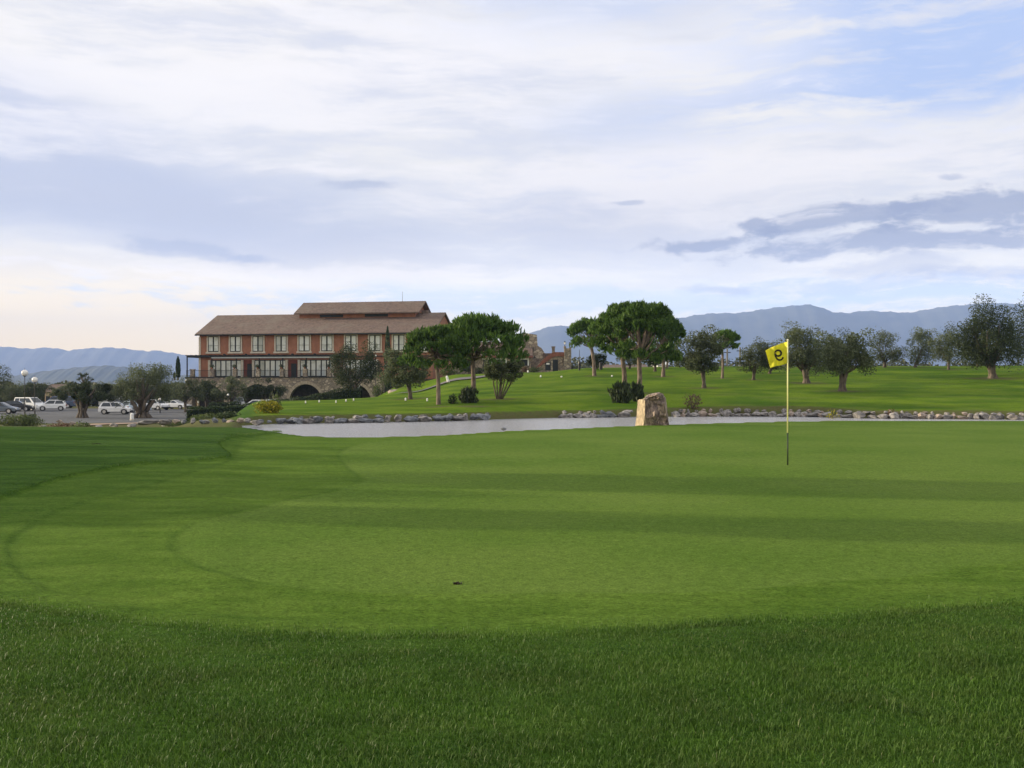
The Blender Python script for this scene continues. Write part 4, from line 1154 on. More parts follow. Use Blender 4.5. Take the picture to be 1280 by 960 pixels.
bin_(751, 116.5)

# small dark marks on the turf: loose clods and leaves
def clod(px, py, w, label, name='turf_clod'):
    D = 1856/(py-480.); x = X(px, D); z = h1(x, D)
    z = max(z, h1(x, D))
    n = 40; q = rng.normal(size=(n, 3)).clip(-1.6, 1.6)*np.array([w/F*D/7, w/F*D/9, .003]); q[:,2] = np.abs(q[:,2])+.004
    o = leaf_obj(name, leaf_arrays(q, .028, .5), M['bark_dark']); o.location = (x, D, z)
    return tag(o, label, 'turf clod')
M['bark_dark'] = foliage('dead_leaf', (.025,.018,.012), (.05,.035,.02), .1)
clod(572, 730, 20, 'dark scrap of loose turf lying near the middle of the green')
o = clod(120, 566, 26, 'scattered dark clods on the shaded mound at the left'); o.location.z += .10

# ------------------------------------------------------------------ hotel
HA = (-47.3, 155.0); TH = -0.1833; HB = 0.0
cT, sT = math.cos(TH), math.sin(TH)
def hx(px, y=0.0):
    """local X along the facade seen at pixel column px, for local depth y"""
    a = (px-640)/F
    # HA0 + X*c - y*s = a*(HA1 + X*s + y*c)
    return (a*(HA[1]+y*cT)-HA[0]+y*sT)/(cT-a*sT)
def hz(px, py, y=0.0):
    Xl = hx(px, y); D = HA[1]+Xl*sT+y*cT
    return Z(py, D)
def hotel():
    t = empty('hotel_building', (HA[0], HA[1], 0), TH)
    LEN = hx(541); DEP = 13.0; z0, zf, ze = -2.6, 2.5, 9.05
    # wall with upper body
    MB().box(0, LEN, 0, DEP, zf-.3, ze+.05).build('wall', M['render_red'], t)
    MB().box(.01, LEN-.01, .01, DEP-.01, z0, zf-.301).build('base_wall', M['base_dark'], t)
    # roof: gable along X
    ov = .75; zr = 12.05; zeo = ze-.05; yr = DEP/2
    sl = (zr-ze)/(yr)
    fe = ze-ov*sl*.9
    rf = MB()
    th = .22
    pro = [(-ov, fe), (yr, zr), (DEP+ov, fe), (DEP+ov, fe+th), (yr, zr+th), (-ov, fe+th)]
    v = [(-.35, a, b) for a, b in pro]+[(LEN+.3, a, b) for a, b in pro]
    rf.add(v, [(0,5,4,1),(1,4,3,2),(6,7,10,11),(7,8,9,10),(5,11,10,4),(4,10,9,3),(0,6,11,5),(2,3,9,8),(0,1,7,6),(1,2,8,7)])
    roof = rf.build('roof', M['roof'], t)
    # gable infill
    for xx in (0.0, LEN):
        g = MB(); g.add([(xx+(.01 if xx else -.01), 0, ze), (xx+(.01 if xx else -.01), DEP, ze), (xx+(.01 if xx else -.01), yr, zr-.05)], [(0,1,2)])
        g.build('gable_wall', M['render_red'], t)
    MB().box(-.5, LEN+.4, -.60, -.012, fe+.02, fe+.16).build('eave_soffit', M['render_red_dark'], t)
    MB().tube([(-.35,-ov-.06,fe+.05),(LEN+.3,-ov-.06,fe+.05)], .07, 8).build('gutter', M['dark_frame'], t)
    ch = MB().box(LEN-3.4, LEN-2.4, yr-.4, yr+.5, zr-.2, zr+.55).build('chimney', M['roof'], roof)
    # clerestory storey
    x0, x1, y0, y1 = 14.0, 32.4, 4.9, 11.2
    MB().box(x0, x1, y0, y1, 10.5, 12.35).build('upper_wall', M['render_red'], t)
    zr2 = 14.0; ym = (y0+y1)/2; e2 = 12.25; o2 = .75
    pro = [(y0-o2, e2-.18), (ym, zr2), (y1+o2, e2-.18), (y1+o2, e2+.0), (ym, zr2+.18), (y0-o2, e2+.0)]
    v = [(x0-.6, a, b) for a, b in pro]+[(x1+.8, a, b) for a, b in pro]
    MB().add(v, [(0,5,4,1),(1,4,3,2),(6,7,10,11),(7,8,9,10),(5,11,10,4),(4,10,9,3),(0,6,11,5),(2,3,9,8),(0,1,7,6),(1,2,8,7)]).build('upper_roof', M['roof'], t)
    for xx in (x1+.01, x0-.01): MB().add([(xx,y0,12.3),(xx,y1,12.3),(xx,ym,zr2-.05)], [(0,1,2)]).build('gable_wall', M['render_red'], t)
    for a, b in ((hx(400, 4.9), hx(429, 4.9)), (hx(456, 4.9), hx(485, 4.9))):
        MB().box(a, b, y0-.03, y0+.1, 11.62, 12.05).build('louvre_window', M['dark_frame'], t)
    ax = hx(503, 8); MB().tube([(ax, 8, zr2-.2), (ax, 8, zr2+1.7)], [.035,.02], 6).build('antenna', M['black_metal'], t)
    # upper windows
    for k, px in enumerate((267, 294.5, 322.7, 351.7, 380.5, 408.8, 438.8, 468.8, 498.6, 529)):
        c = hx(px); zt, zb = 8.62, 6.28; w = .86
        win = MB().box(c-w, c+w, -.05, .02, zb, zt).build('window', M['dark_frame'], t)
        MB().box(c-w-.20, c-w, -.12, .02, zb-.22, zt+.16).box(c+w, c+w+.20, -.12, .02, zb-.22, zt+.16).box(c-w-.002, c+w+.002, -.117, .02, zt, zt+.157).build('frame', M['surround'], win)
        MB().box(c-w-.34, c+w+.34, -.2, .018, zb-.24, zb).build('sill', M['surround'], win)
        for s in (-1, 1):
            a, b = (c-w+.12, c-.12) if s < 0 else (c+.12, c+w-.12)
            MB().box(a, b, -.075, -.052, zb+.14, zt-.10).build('pane', M['curtain'], win)
        MB().tube([(c-w+.02,-.17,zb+.95),(c+w-.02,-.17,zb+.95)], .022, 6).build('handrail', M['dark_frame'], win)
    # wall lamps between floors
    for px in (281, 308, 337, 366, 394):
        c = hx(px); MB().box(c-.13, c+.13, -.32, -.0, 5.62, 5.98).build('wall_lamp', M['black_metal'], t)
    # ground floor bays
    def bay(pa, pb, n):
        a, b = hx(pa), hx(pb)
        base = MB().box(a, b, -.04, .02, zf, 5.05).build('glazed_front', M['dark_frame'], t)
        st = (b-a)/n
        for i in range(n):
            MB().box(a+i*st+.10, a+(i+1)*st-.10, -.07, -.042, zf+.15, 4.92).build('pane', M['curtain'], base)
        for xx in (a-.35, b): MB().box(xx, xx+.35, -.22, .02, zf, 5.05).build('pilaster', M['surround'], t)
    bay(263.5, 302, 6); bay(318.5, 357.5, 6); bay(375.5, 415, 6); bay(432, 470, 6)
    for px in (310, 365): 
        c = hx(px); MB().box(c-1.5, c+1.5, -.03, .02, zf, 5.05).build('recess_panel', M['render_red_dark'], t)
        MB().box(c-.1, c+.75, -.08, -.031, zf, 4.5).build('door', M['dark_frame'], t)
    MB().box(-.03, .22, -.10, -.002, zf, ze-.5).build('corner_trim', M['surround'], t)
    MB().box(-.08, -.003, -.10, DEP-.1, z0, ze-.5).build('side_trim', simple('cream_render', (.62,.52,.34), (.55,.45,.3), 2, .8), t)
    # terrace on arches
    yf = -3.6; xa, xb = hx(232, yf), hx(478, yf)
    arches = [hx(p, yf) for p in (260, 321, 382, 443)]; ra = 2.55; spring = -1.25
    tb = MB(); zb = -2.9; zt = zf-.12
    xs = sorted(set([xa, xb]+[c+ra*math.cos(a) for c in arches for a in np.linspace(0, math.pi, 17)]))
    def low(x, side):
        for c in arches:
            if abs(x-c) < ra-1e-6 or (abs(x-c) <= ra+1e-6 and ((side > 0) == (x < c))):
                return spring+math.sqrt(max(0, ra*ra-(x-c)**2))*1.05
        return zb
    for i in range(len(xs)-1):
        l0, l1 = low(xs[i], 1), low(xs[i+1], -1)
        mid = (xs[i]+xs[i+1])/2
        inside = any(abs(mid-c) < ra for c in arches)
        if not inside: l0 = l1 = zb
        tb.add([(xs[i],yf,l0),(xs[i+1],yf,l1),(xs[i+1],yf,zt),(xs[i],yf,zt)], [(0,1,2,3)])
        if inside: tb.add([(xs[i],yf,l0),(xs[i+1],yf,l1),(xs[i+1],yf+.7,l1),(xs[i],yf+.7,l0)], [(3,2,1,0)])
    for c in arches:
        for s in (-1, 1): tb.add([(c+s*ra,yf,zb),(c+s*ra,yf+.7,zb),(c+s*ra,yf+.7,spring),(c+s*ra,yf,spring)], [(0,1,2,3) if s < 0 else (3,2,1,0)])
    tb.add([(xa,yf,zb),(xa,0,zb),(xa,0,zt),(xa,yf,zt)], [(3,2,1,0)[::-1]]); tb.add([(xb,yf,zb),(xb,0,zb),(xb,0,zt),(xb,yf,zt)], [(0,1,2,3)])
    base = tb.build('terrace_wall', M['stone'], t)
    MB().box(xa-.1, xb+.1, yf-.12, 0-.005, zt+.002, zf).build('terrace_slab', M['dark_frame'], t)
    for c in arches:
        ar = MB(); pts = []
        for k in range(17):
            a0 = math.pi*k/17; a1 = math.pi*(k+1)/17-.02
            q = [(c+ra*math.cos(a0), spring+ra*1.05*math.sin(a0)), (c+ra*math.cos(a1), spring+ra*1.05*math.sin(a1)), (c+(ra+.42)*math.cos(a1), spring+(ra*1.05+.42)*math.sin(a1)), (c+(ra+.42)*math.cos(a0), spring+(ra*1.05+.42)*math.sin(a0))]
            ar.prism(q[::-1], yf-.05, yf+.02)
        ar.build('arch_ring', M['surround_stone'], base)
    # parapet piers, railing
    for px in (240, 265, 293, 322, 352, 381, 411, 441, 470):
        c = hx(px, yf); MB().box(c-.28, c+.28, yf-.05, yf+.5, zf+.003, zf+1.05).box(c-.35, c+.35, yf-.1, yf+.55, zf+1.05, zf+1.15).build('pier', M['stone_pale'], t)
    rl = MB()
    rl.tube([(xa, yf+.2, zf+.95), (xb, yf+.2, zf+.95)], .03, 6); rl.tube([(xa, yf+.2, zf+.12), (xb, yf+.2, zf+.12)], .02, 6)
    xx = xa
    while xx < xb: rl.box(xx-.012, xx+.012, yf+.19, yf+.21, zf+.12, zf+.95); xx += .16
    rl.build('railing', M['dark_frame'], t)
    # pergola
    pg = MB(); pa, pb = hx(233.5, yf+.3), hx(418, yf+.3); zp = 5.38
    pg.box(pa, pb, yf+.2, yf+.38, zp, zp+.22)
    xx = pa
    while xx < pb: pg.box(xx, xx+.1, yf-.1, -.005, zp+.225, zp+.36); xx += .75
    for px in (234, 265, 295.5, 324, 353.5, 383, 412):
        c = hx(px, yf+.3); pg.box(c-.07, c+.07, yf+.22, yf+.36, zf+.004, zp-.001)
    pg.box(pa, pa+.15, yf+.38, 3.5, zp, zp+.2)
    pg.build('pergola', M['dark_frame'], t)
    MB().box(hx(264, yf), hx(417, yf), yf+.02, yf+.18, zp-.16, zp+.02).build('awning_edge', M['awning'], t)
    MB().box(0, LEN, -.30, -.002, 5.48, 5.60).build('string_course', M['dark_frame'], t)
    tag(t, 'long three-storey red hotel with tiled roof on a stone terrace with arches', 'building')
    # potted plants on the piers
    proto = None
    names = ('first', 'second', 'third', 'fourth', 'fifth', 'sixth')
    for i, px in enumerate((265, 293, 322, 352, 381, 411)):
        c = hx(px, yf+.22); yl = yf+.22
        wx_ = HA[0]+c*cT-yl*sT; wy_ = HA[1]+c*sT+yl*cT
        if proto is None:
            p = empty('potted_plant', (wx_, wy_, zf+1.155))
            MB().tube([(0,0,0),(0,0,.28)], [.12,.19], 10).build('pot', M['terracotta'], p)
            q = rng.normal(size=(160, 3))*np.array([.16,.16,.12])+np.array([0,0,.42])
            leaf_obj('foliage', leaf_arrays(q, .16), M['olive_dark'], p); proto = p
        else:
            p = copy_tree(proto); p.location = (wx_, wy_, zf+1.155)
        tag(p, 'small dark potted plant on the %s terrace pier from the left' % names[i], 'potted plant', 'potted plants on the terrace piers')
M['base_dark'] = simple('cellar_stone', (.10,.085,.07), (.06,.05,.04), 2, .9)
M['surround_stone'] = simple('arch_stone', (.42,.35,.27), (.30,.25,.19), 3, .9, .3)
M['awning'] = simple('awning_cloth', (.40,.42,.40), (.33,.35,.34), 3, .8)
hotel()

# ------------------------------------------------------------------ stone annex right of the hotel
def annex():
    D = 140.0
    bx = X(600, D)
    t = empty('stone_annex', (bx, D, 0), 0)
    def x(px): return X(px, D)-bx
    def z(py): return Z(py, D)
    g0 = 1.2
    # low wing with tiled roof
    MB().box(x(566), x(664), 0, 8, g0, z(446)).build('wing_wall', M['stone'], t)
    ex0, ex1 = x(560), x(666); v = []
    pro = [(-.7, z(446)), (4, z(446)+2.0), (8.7, z(446)), (8.7, z(446)+.2), (4, z(446)+2.2), (-.7, z(446)+.2)]
    v = [(ex0, a, b) for a, b in pro]+[(ex1, a, b) for a, b in pro]
    MB().add(v, [(0,5,4,1),(1,4,3,2),(6,7,10,11),(7,8,9,10),(5,11,10,4),(4,10,9,3),(0,6,11,5),(2,3,9,8),(0,1,7,6),(1,2,8,7)]).build('roof', M['roof'], t)
    MB().box(ex0, ex1, -.78, -.71, z(447), z(444.8)).build('eave_board', M['brick_red'], t)
    for a, b in ((604, 614), (618, 632), (578, 590), (652.5, 659.5)):
        w_ = MB().box(x(a), x(b), -.05, -.002, z(457) if a > 640 else z(464), z(449.5)).build('window', M['dark_frame'], t)
        MB().box(x(a)-.15, x(b)+.15, -.12, -.003, z(449.5), z(448)).box(x(b), x(b)+.18, -.11, -.003, z(457), z(449.5)).build('frame', M['white_paint'], w_)
    # tall broken stone gable
    pr = [(x(645), g0), (x(672), g0), (x(683), g0), (x(682), z(443)), (x(680.5), z(439)), (x(677), z(434)), (x(672.5), z(431.5)), (x(671.5), z(417.5)), (x(661), z(416)), (x(656), z(415.2)), (x(645), z(416.5))]
    MB().prism(pr, 2.0, 9.0).build('tower_wall', M['stone_pale'], t)
    MB().box(x(666.5), x(667.3), 1.97, 2.1, z(440), z(433)).build('slit_window', M['dark_frame'], t)
    MB().box(x(668), x(669.6), 1.965, 2.1, z(447), z(445)).build('small_opening', M['dark_frame'], t)
    # lower front block with stair parapet
    pr = [(x(668), g0), (x(706), g0), (x(706), z(446)), (x(697), z(445)), (x(690), z(447)), (x(680), z(453)), (x(668), z(462))]
    MB().prism(pr, -1.2, 1.9).build('stair_wall', M['stone_pale'], t)
    pr = [(x(667.5), z(462.5)), (x(669), z(462.5)), (x(690), z(447)), (x(697), z(445.2)), (x(706), z(446.4)), (x(706), z(440.5)), (x(692), z(440.5)), (x(688), z(442)), (x(679), z(449))]
    MB().prism(pr, -1.35, -1.205).build('stair_parapet', M['brick_red'], t)
    d = MB().box(x(681.3), x(688), -1.27, -1.203, z(463), z(453)).build('door', M['dark_frame'], t)
    MB().box(x(682.5), x(686.5), -1.30, -1.272, z(456), z(454)).build('notice', M['white_paint'], d)
    MB().box(x(690.5), x(697), -1.26, -1.203, z(466), z(450)).build('doorway', M['dark_frame'], t)
    MB().box(x(690.5), x(694), 1.0, 1.9, z(446), z(434)).box(x(690), x(694.5), .9, 2.0, z(434), z(432.5)).build('chimney', M['stone'], t)
    MB().box(x(679), x(705), 1.91, 6, z(446), z(441)).build('back_roof', M['roof'], t)
    # corner pier with lanterns
    MB().box(x(704.5), x(713), -2.0, -.9, g0, z(436)).box(x(704), x(706.5), -2.0, -.9, z(436), z(433.2)).box(x(711), x(713.2), -2.0, -.9, z(436), z(434.5)).build('corner_pier', M['stone'], t)
    MB().box(x(713.03), x(715), -1.7, -1.2, z(462), z(458)).build('wall_box', M['black_metal'], t)
    for px, pb in ((705.3, 433.2), (711.6, 434.5)):
        c = x(px); zz = z(pb)
        l = MB().tube([(c,-1.45,zz),(c,-1.45,zz+.25)], .04, 6).build('lantern', M['black_metal'], t)
        MB().tube([(c,-1.45,zz+.25),(c,-1.45,zz+.52)], [.10,.15], 6).build('lamp_glass', M['globe'], l)
        MB().tube([(c,-1.45,zz+.52),(c,-1.45,zz+.70)], [.19,.02], 6).build('cap', M['black_metal'], l)
    tag(t, 'low rubble-stone annex with broken tower wall and red brick stair beside the hotel', 'building')
annex()

# distant low houses beyond the crest
def farhouse(px0, px1, pyt, pyb, D, label, wall, roofc, hr=1.2):
    x0, x1 = X(px0, D), X(px1, D); zt = Z(pyt, D)
    cx = (x0+x1)/2; t = empty('farmhouse', (cx, D, h1(cx, D))); zz = h1(cx, D); h = zt-zz; L = (x1-x0)/2
    w = MB().box(-L, L, 0, 7, -.5, h).build('wall', wall, t)
    MB().add([(-L-.4,-.4,h),(L+.4,-.4,h),(L+.4,7.4,h),(-L-.4,7.4,h),(-L-.4,3.5,h+hr),(L+.4,3.5,h+hr)], [(0,1,5,4),(2,3,4,5),(3,0,4),(1,2,5),(3,2,1,0)]).build('roof', roofc, t)
    k = max(2, int(L))
    for i in range(k):
        c = -L+(i+.5)*2*L/k; MB().box(c-.4, c+.4, -.04, -.002, h-2.0, h-.8).build('window', M['dark_frame'], t)
    tag(t, label, 'building')
farhouse(758, 808, 460, 470, 190, 'long low beige building glimpsed beyond the crest between the pine trunks', simple('beige_render', (.50,.38,.30), None, 1, .9), M['roof'], .7)
farhouse(822, 834, 456, 466, 210, 'small white building glimpsed right of the pine clump', M['white_paint'], M['white_paint'], 1.6)
farhouse(56, 72, 490, 500, 200, 'small tan farmhouse far behind the dark van', simple('tan_render', (.5,.38,.26), None, 1, .9), M['roof'], 1.5)
def utility_pole(px, pyt, D, label, w=.16):
    x = X(px, D); z = h1(x, D); t = empty('utility_pole', (x, D, z)); h = Z(pyt, D)-z
    MB().tube([(0,0,-.3),(0,0,h)], [w, w*.75], 8).build('shaft', simple('pole_grey', (.2,.19,.18), None, 3, .8), t)
    MB().box(-.5, .5, -.05, .05, h-.6, h-.48).build('crossarm', M['black_metal'], t)
    tag(t, label, 'pole', 'distant poles beyond the crest')
utility_pole(909, 436, 150, 'grey pole at the crest just right of the thin flat-topped pine')
utility_pole(925, 434, 150, 'grey pole at the crest touching the crown of the small olive')

# ------------------------------------------------------------------ mountains
def ridge(name, prof, D, depth, base_z, col1, col2, label, rough=.012):
    px = np.array([p[0] for p in prof], float); py = np.array([p[1] for p in prof], float)
    m = simple(name+'_cover', col1, col2, .004, .95, detail=6)
    na, nd = 420, 46
    pxs = np.linspace(px[0], px[-1], na)
    crest = np.interp(pxs, px, py)
    k = np.array([1,2,3,2,1.])/9; crest = np.convolve(np.pad(crest, 2, 'edge'), k, 'valid')
    crest += .5*np.sin(pxs*.31)+.35*np.sin(pxs*.83+1)
    u = np.linspace(-1, 1, nd)
    A, U = np.meshgrid(pxs, u, indexing='ij')
    Dd = D+U*depth
    x = (A-640)/F*D*(1+U*depth/D*.6)
    zc = CAM_Z+(480-crest)/F*D
    bell = np.cos(U*np.pi/2)**1.2
    gul = np.array([mnoise.fractal(Vector((aa*.03, uu*7, D*.01)), .9, 2.1, 5) for aa, uu in zip(A.ravel(), U.ravel())]).reshape(A.shape)
    z = base_z+(zc[:,None]-base_z)*(bell+.018*gul*np.clip(np.abs(U)*3, 0, 1)*np.clip((1-np.abs(U))*2, 0, 1))
    z = np.maximum(z, base_z-5)
    v = np.stack([x, Dd, z], -1).reshape(-1, 3)
    i = np.arange(na-1)[:,None]; j = np.arange(nd-1)[None,:]
    q = np.stack([i*nd+j, (i+1)*nd+j, (i+1)*nd+j+1, i*nd+j+1], -1).reshape(-1, 4)
    o = mesh_np(name, v, q, np.full(len(q), 4), m, None, True)
    return tag(o, label, None, None, 'structure')
ridge('mountain_ridge', [(560,440),(620,430),(660,418),(675,412),(697,406.5),(708,409),(722,405.5),(745,404),(800,402),(850,398),(870,394),(890,392),(925,391.5),(960,386),(985,383),(1010,381),(1022,384),(1040,391),(1060,392),(1078,388.5),(1100,390),(1135,391.5),(1150,388.5),(1180,383.5),(1200,382),(1240,379),(1280,381),(1350,392),(1450,405),(1600,425),(1750,450),(1900,478)], 8000, 1500, -25, (.055,.065,.05), (.085,.09,.065), 'long blue mountain ridge on the right')
ridge('far_mountain', [(-500,470),(-300,450),(-150,440),(-60,434),(0,433),(40,436.5),(65,434.5),(88,439),(105,436),(142,434.5),(165,437),(185,439.5),(196,438),(220,442),(245,445.5),(300,451),(380,455),(480,452),(560,446),(640,456),(700,470)], 9000, 1500, -25, (.10,.10,.09), (.13,.13,.11), 'pale blue mountain ridge on the left')
ridge('near_hill', [(-200,478),(-60,474),(20,470),(60,464),(100,459.5),(135,457),(160,459.5),(190,464),(230,469),(300,474),(380,479)], 4200, 700, -25, (.05,.06,.035), (.08,.085,.05), 'darker low hill before the left mountains')

# ------------------------------------------------------------------ haze
def haze():
    m = bpy.data.materials.new('haze_air'); m.use_nodes = True; nt = m.node_tree; nt.nodes.clear()
    out = nt.nodes.new('ShaderNodeOutputMaterial'); v = nt.nodes.new('ShaderNodeVolumePrincipled')
    v.inputs['Color'].default_value = HAZE_COL; v.inputs['Density'].default_value = HAZE_D
    v.inputs['Anisotropy'].default_value = 0.0
    nt.links.new(v.outputs[0], out.inputs['Volume'])
    b = MB().box(-12000, 12000, -300, 11200, -28, 720).build('haze', m)
    tag(b, 'thin blue haze lying over the plain before the mountains', 'haze', kind='stuff')
HAZE_COL = (.38,.54,.98,1); HAZE_D = 1.1e-4
haze()

# ------------------------------------------------------------------ sun and sky
SUN_EL, SUN_AZ = R(11.0), math.atan2(-math.cos(R(11.5)), math.sin(R(11.5)))
SKY_GAIN = .63
sd = Vector((math.sin(SUN_AZ)*math.cos(SUN_EL), math.cos(SUN_AZ)*math.cos(SUN_EL), math.sin(SUN_EL)))
L = bpy.data.lights.new('sun', 'SUN'); L.energy = 5.0; L.angle = R(.6); L.color = (1, .85, .60)
lo = bpy.data.objects.new('sun', L); COL.objects.link(lo); lo.rotation_euler = sd.to_track_quat('Z', 'Y').to_euler(); lo.location = (0, 0, 50)

W = bpy.data.worlds.new('World'); scn.world = W; W.use_nodes = True; nt = W.node_tree; nt.nodes.clear()
wo = nt.nodes.new('ShaderNodeOutputWorld')
sky = nt.nodes.new('ShaderNodeTexSky'); sky.sky_type = 'NISHITA'; sky.sun_disc = False; sky.sun_elevation = SUN_EL; sky.sun_rotation = SUN_AZ % (2*math.pi)
bg1 = nt.nodes.new('ShaderNodeBackground'); nt.links.new(sky.outputs[0], bg1.inputs[0]); bg1.inputs[1].default_value = .12
gen = coord(nt, 'Generated')
sx = nt.nodes.new('ShaderNodeSeparateXYZ'); nt.links.new(gen, sx.inputs[0])
dx, dy_, dz_ = (N(nt, sx.outputs[i]) for i in range(3))
az = N.m(nt, 'ARCTAN2', dx, dy_); el = dz_.f('ARCSINE')
# position on a far cloud sheet, in picture-like degrees
cmb = nt.nodes.new('ShaderNodeCombineXYZ'); nt.links.new(az.s, cmb.inputs[0]); nt.links.new(el.s, cmb.inputs[1])
uv0 = cmb.outputs[0]
wn = nt.nodes.new('ShaderNodeTexNoise'); nt.links.new(uv0, wn.inputs[0]); wn.inputs['Scale'].default_value = 4.5; wn.inputs['Detail'].default_value = 5
wv = nt.nodes.new('ShaderNodeVectorMath'); wv.operation = 'MULTIPLY_ADD'; nt.links.new(wn.outputs['Color'], wv.inputs[0]); wv.inputs[1].default_value = (.16,.05,0); nt.links.new(uv0, wv.inputs[2])
uv = wv.outputs[0]
su = nt.nodes.new('ShaderNodeSeparateXYZ'); nt.links.new(uv, su.inputs[0]); U = N(nt, su.outputs[0])-.08; V = N(nt, su.outputs[1])-.025
streak = noise(nt, mapping(nt, uv, (1.3, 5.5, 1), (0, 0, R(-9))), 2.2, 8, .58)
streak2 = noise(nt, mapping(nt, uv, (2.2, 13, 1), (0, 0, R(6)), (3, 1, 0)), 2.6, 7, .62)
fine = noise(nt, mapping(nt, uv, (3, 16, 1), (0, 0, R(-4)), (1, 7, 0)), 5, 7, .65)
def blob(px, py, wx, wy, rot=0.0, edge=(.15, .9), nz=None, k=.5):
    """soft patch centred on the direction of picture point (px,py); wx, wy in picture px"""
    a0 = math.atan((px-640)/F); e0 = math.atan((480-py)/F*math.cos(a0))
    c, s = math.cos(R(rot)), math.sin(R(rot))
    p = U-a0; q = V-e0
    r1 = (p*c+q*s)*(F/wx); r2 = (q*c-p*s)*(F/wy)
    g = 1.0-(r1*r1+r2*r2).f('SQRT')
    if nz is not None: g = g+(nz-.5)*k*2
    return sstep(g, edge[0]-.15, edge[1])
Vc = V
# base white veil: whiter in the middle, lavender higher, peach at the left horizon
ZW = (1.06,1.0,.92); LAV = (.80,.80,.87); BLUE = (.47,.60,.93); PEACH = (1.34,.93,.30); CREAM = (1.15,1.0,.66)
wisp = noise(nt, mapping(nt, uv, (1.6, 10, 1), (0, 0, R(-13)), (5, 2, 0)), 3.5, 10, .66)
wisp2 = noise(nt, mapping(nt, uv, (5, 22, 1), (0, 0, R(8)), (2, 9, 0)), 4, 9, .68)
tex = sstep(streak*.55+wisp*.45, .38, .60)
c = mixc(nt, tex, LAV, ZW)
c = mixc(nt, sstep(wisp, .5, .68)*.45, c, (1.10,1.05,1.03))
c = mixc(nt, sstep(wisp2, .5, .7)*.18, c, (.70,.73,.88))
c = mixc(nt, blob(1180, 50, 330, 105, 5, (.0,.9), wisp, 2.0)*.95, c, BLUE)
c = mixc(nt, blob(800, 150, 170, 55, 0, (.0,.9), wisp, 2.0)*.6, c, (.60,.67,.90))
c = mixc(nt, blob(780, 5, 330, 55, 0, (.0,.9), wisp, 2.0)*.6, c, (.58,.67,.93))
c = mixc(nt, blob(80, 225, 520, 85, -7, (.0,.7), streak, 1.1)*.85, c, (.58,.61,.77))
c = mixc(nt, blob(300, 285, 420, 46, -5, (.0,.7), streak, 1.1)*.7, c, (.64,.65,.77))
c = mixc(nt, blob(40, 130, 180, 40, -8, (.0,.8), wisp, 1.6)*.6, c, (.55,.59,.78))
c = mixc(nt, blob(760, 280, 330, 60, 0, (.0,.8), streak, 1.2)*.5, c, (.70,.69,.80))
c = mixc(nt, blob(300, 120, 470, 80, 3, (.0,.8), wisp, 1.8)*.7, c, (1.10,1.04,1.02))
c = mixc(nt, blob(900, 225, 470, 55, 2, (.0,.8), wisp, 1.8)*.65, c, (1.12,1.04,1.0))
c = mixc(nt, blob(620, 60, 420, 60, -4, (.0,.8), wisp, 1.8)*.5, c, (1.08,1.03,1.02))
hz_ = sstep(V*-1.0, -.15, -.01)
c = mixc(nt, hz_*.8, c, CREAM)
c = mixc(nt, hz_*sstep(U*-1.0, -.05, .42)*.95, c, PEACH)
c = mixc(nt, blob(760, 372, 600, 26, 0, (.0,.7), wisp2, 1.8)*.6, c, (.60,.74,.93))
c = mixc(nt, blob(1180, 372, 260, 20, 0, (.0,.7), wisp2, 1.8)*.5, c, (.60,.73,.95))
c = mixc(nt, blob(460, 345, 380, 16, 0, (.0,.7), wisp2, 2.0)*.5, c, (1.15,1.04,.95))
c = mixc(nt, blob(1120, 355, 260, 10, 0, (.0,.7), wisp2, 2.0)*.5, c, (.62,.68,.85))
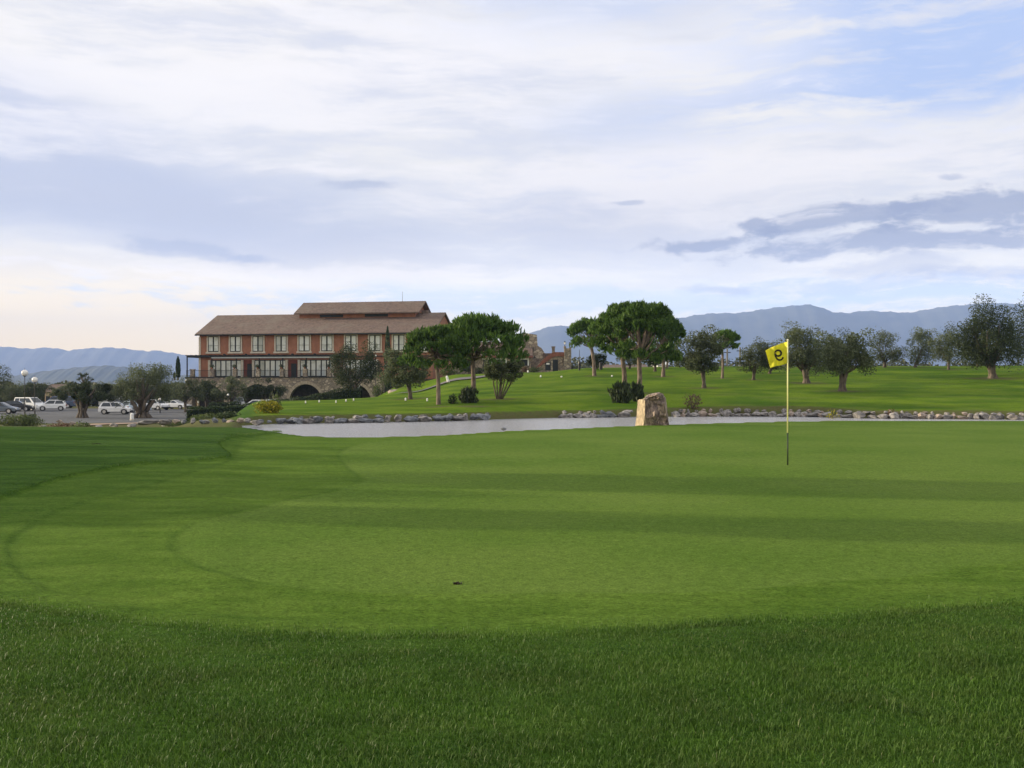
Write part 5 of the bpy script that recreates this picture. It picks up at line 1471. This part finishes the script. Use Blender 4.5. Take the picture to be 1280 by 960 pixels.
# dark cumulus bars on the right, ragged
rag = noise(nt, mapping(nt, uv, (7, 20, 1), (0, 0, R(5)), (4, 4, 0)), 3.2, 10, .62)
dk = (.31,.34,.50)
for a in ((1225, 260, 150, 30, 3), (1060, 276, 100, 19, 6), (1110, 305, 210, 18, 0), (880, 300, 110, 9, 2), (1120, 336, 90, 18, 0), (900, 358, 70, 7, -4), (1250, 342, 110, 9, 0), (965, 280, 40, 10, 0)):
    k = .80 if a[1] < 320 else .40
    c = mixc(nt, blob(*a, (.10, .62), rag, 1.25)*k, c, dk if a[1] < 320 else (.45,.48,.64))
for a in ((456, 237, 50, 8, 0), (235, 306, 95, 13, -2), (330, 318, 60, 6, -4), (1168, 221, 18, 5, 0), (782, 254, 20, 4, 0)):
    c = mixc(nt, blob(*a, (.08, .7), rag, 1.2)*.6, c, (.42,.46,.63))
# thicker sky outside the view, overhead
bg2 = nt.nodes.new('ShaderNodeBackground'); nt.links.new(c, bg2.inputs[0])
HZB = .72
gn = (sstep(el*-1.0, -.16, -.045)*HZB+1.0)*SKY_GAIN
nt.links.new(gn.s, bg2.inputs[1])
mxs = nt.nodes.new('ShaderNodeMixShader'); mxs.inputs[0].default_value = .93
nt.links.new(bg1.outputs[0], mxs.inputs[1]); nt.links.new(bg2.outputs[0], mxs.inputs[2]); nt.links.new(mxs.outputs[0], wo.inputs[0])
W.cycles.sampling_method = 'MANUAL'; W.cycles.sample_map_resolution = 512

# ------------------------------------------------------------------ camera and render
cam = bpy.data.cameras.new('camera'); cam.lens = 36; cam.sensor_width = 36; cam.clip_start = .1; cam.clip_end = 60000
co = bpy.data.objects.new('camera', cam); COL.objects.link(co); co.location = (0, 0, CAM_Z); co.rotation_euler = (R(90), 0, 0)
scn.camera = co
scn.render.engine = 'CYCLES'
cy = scn.cycles
cy.max_bounces = 6; cy.diffuse_bounces = 2; cy.glossy_bounces = 2; cy.transmission_bounces = 3; cy.volume_bounces = 1; cy.transparent_max_bounces = 6
cy.use_denoising = True
try: cy.denoiser = 'OPENIMAGEDENOISE'
except Exception: pass
cy.sample_clamp_indirect = 4
scn.view_settings.view_transform = 'Standard'; scn.view_settings.look = 'None'; scn.view_settings.gamma = 1; scn.view_settings.exposure = 0.76
scn.view_settings.use_curve_mapping = False
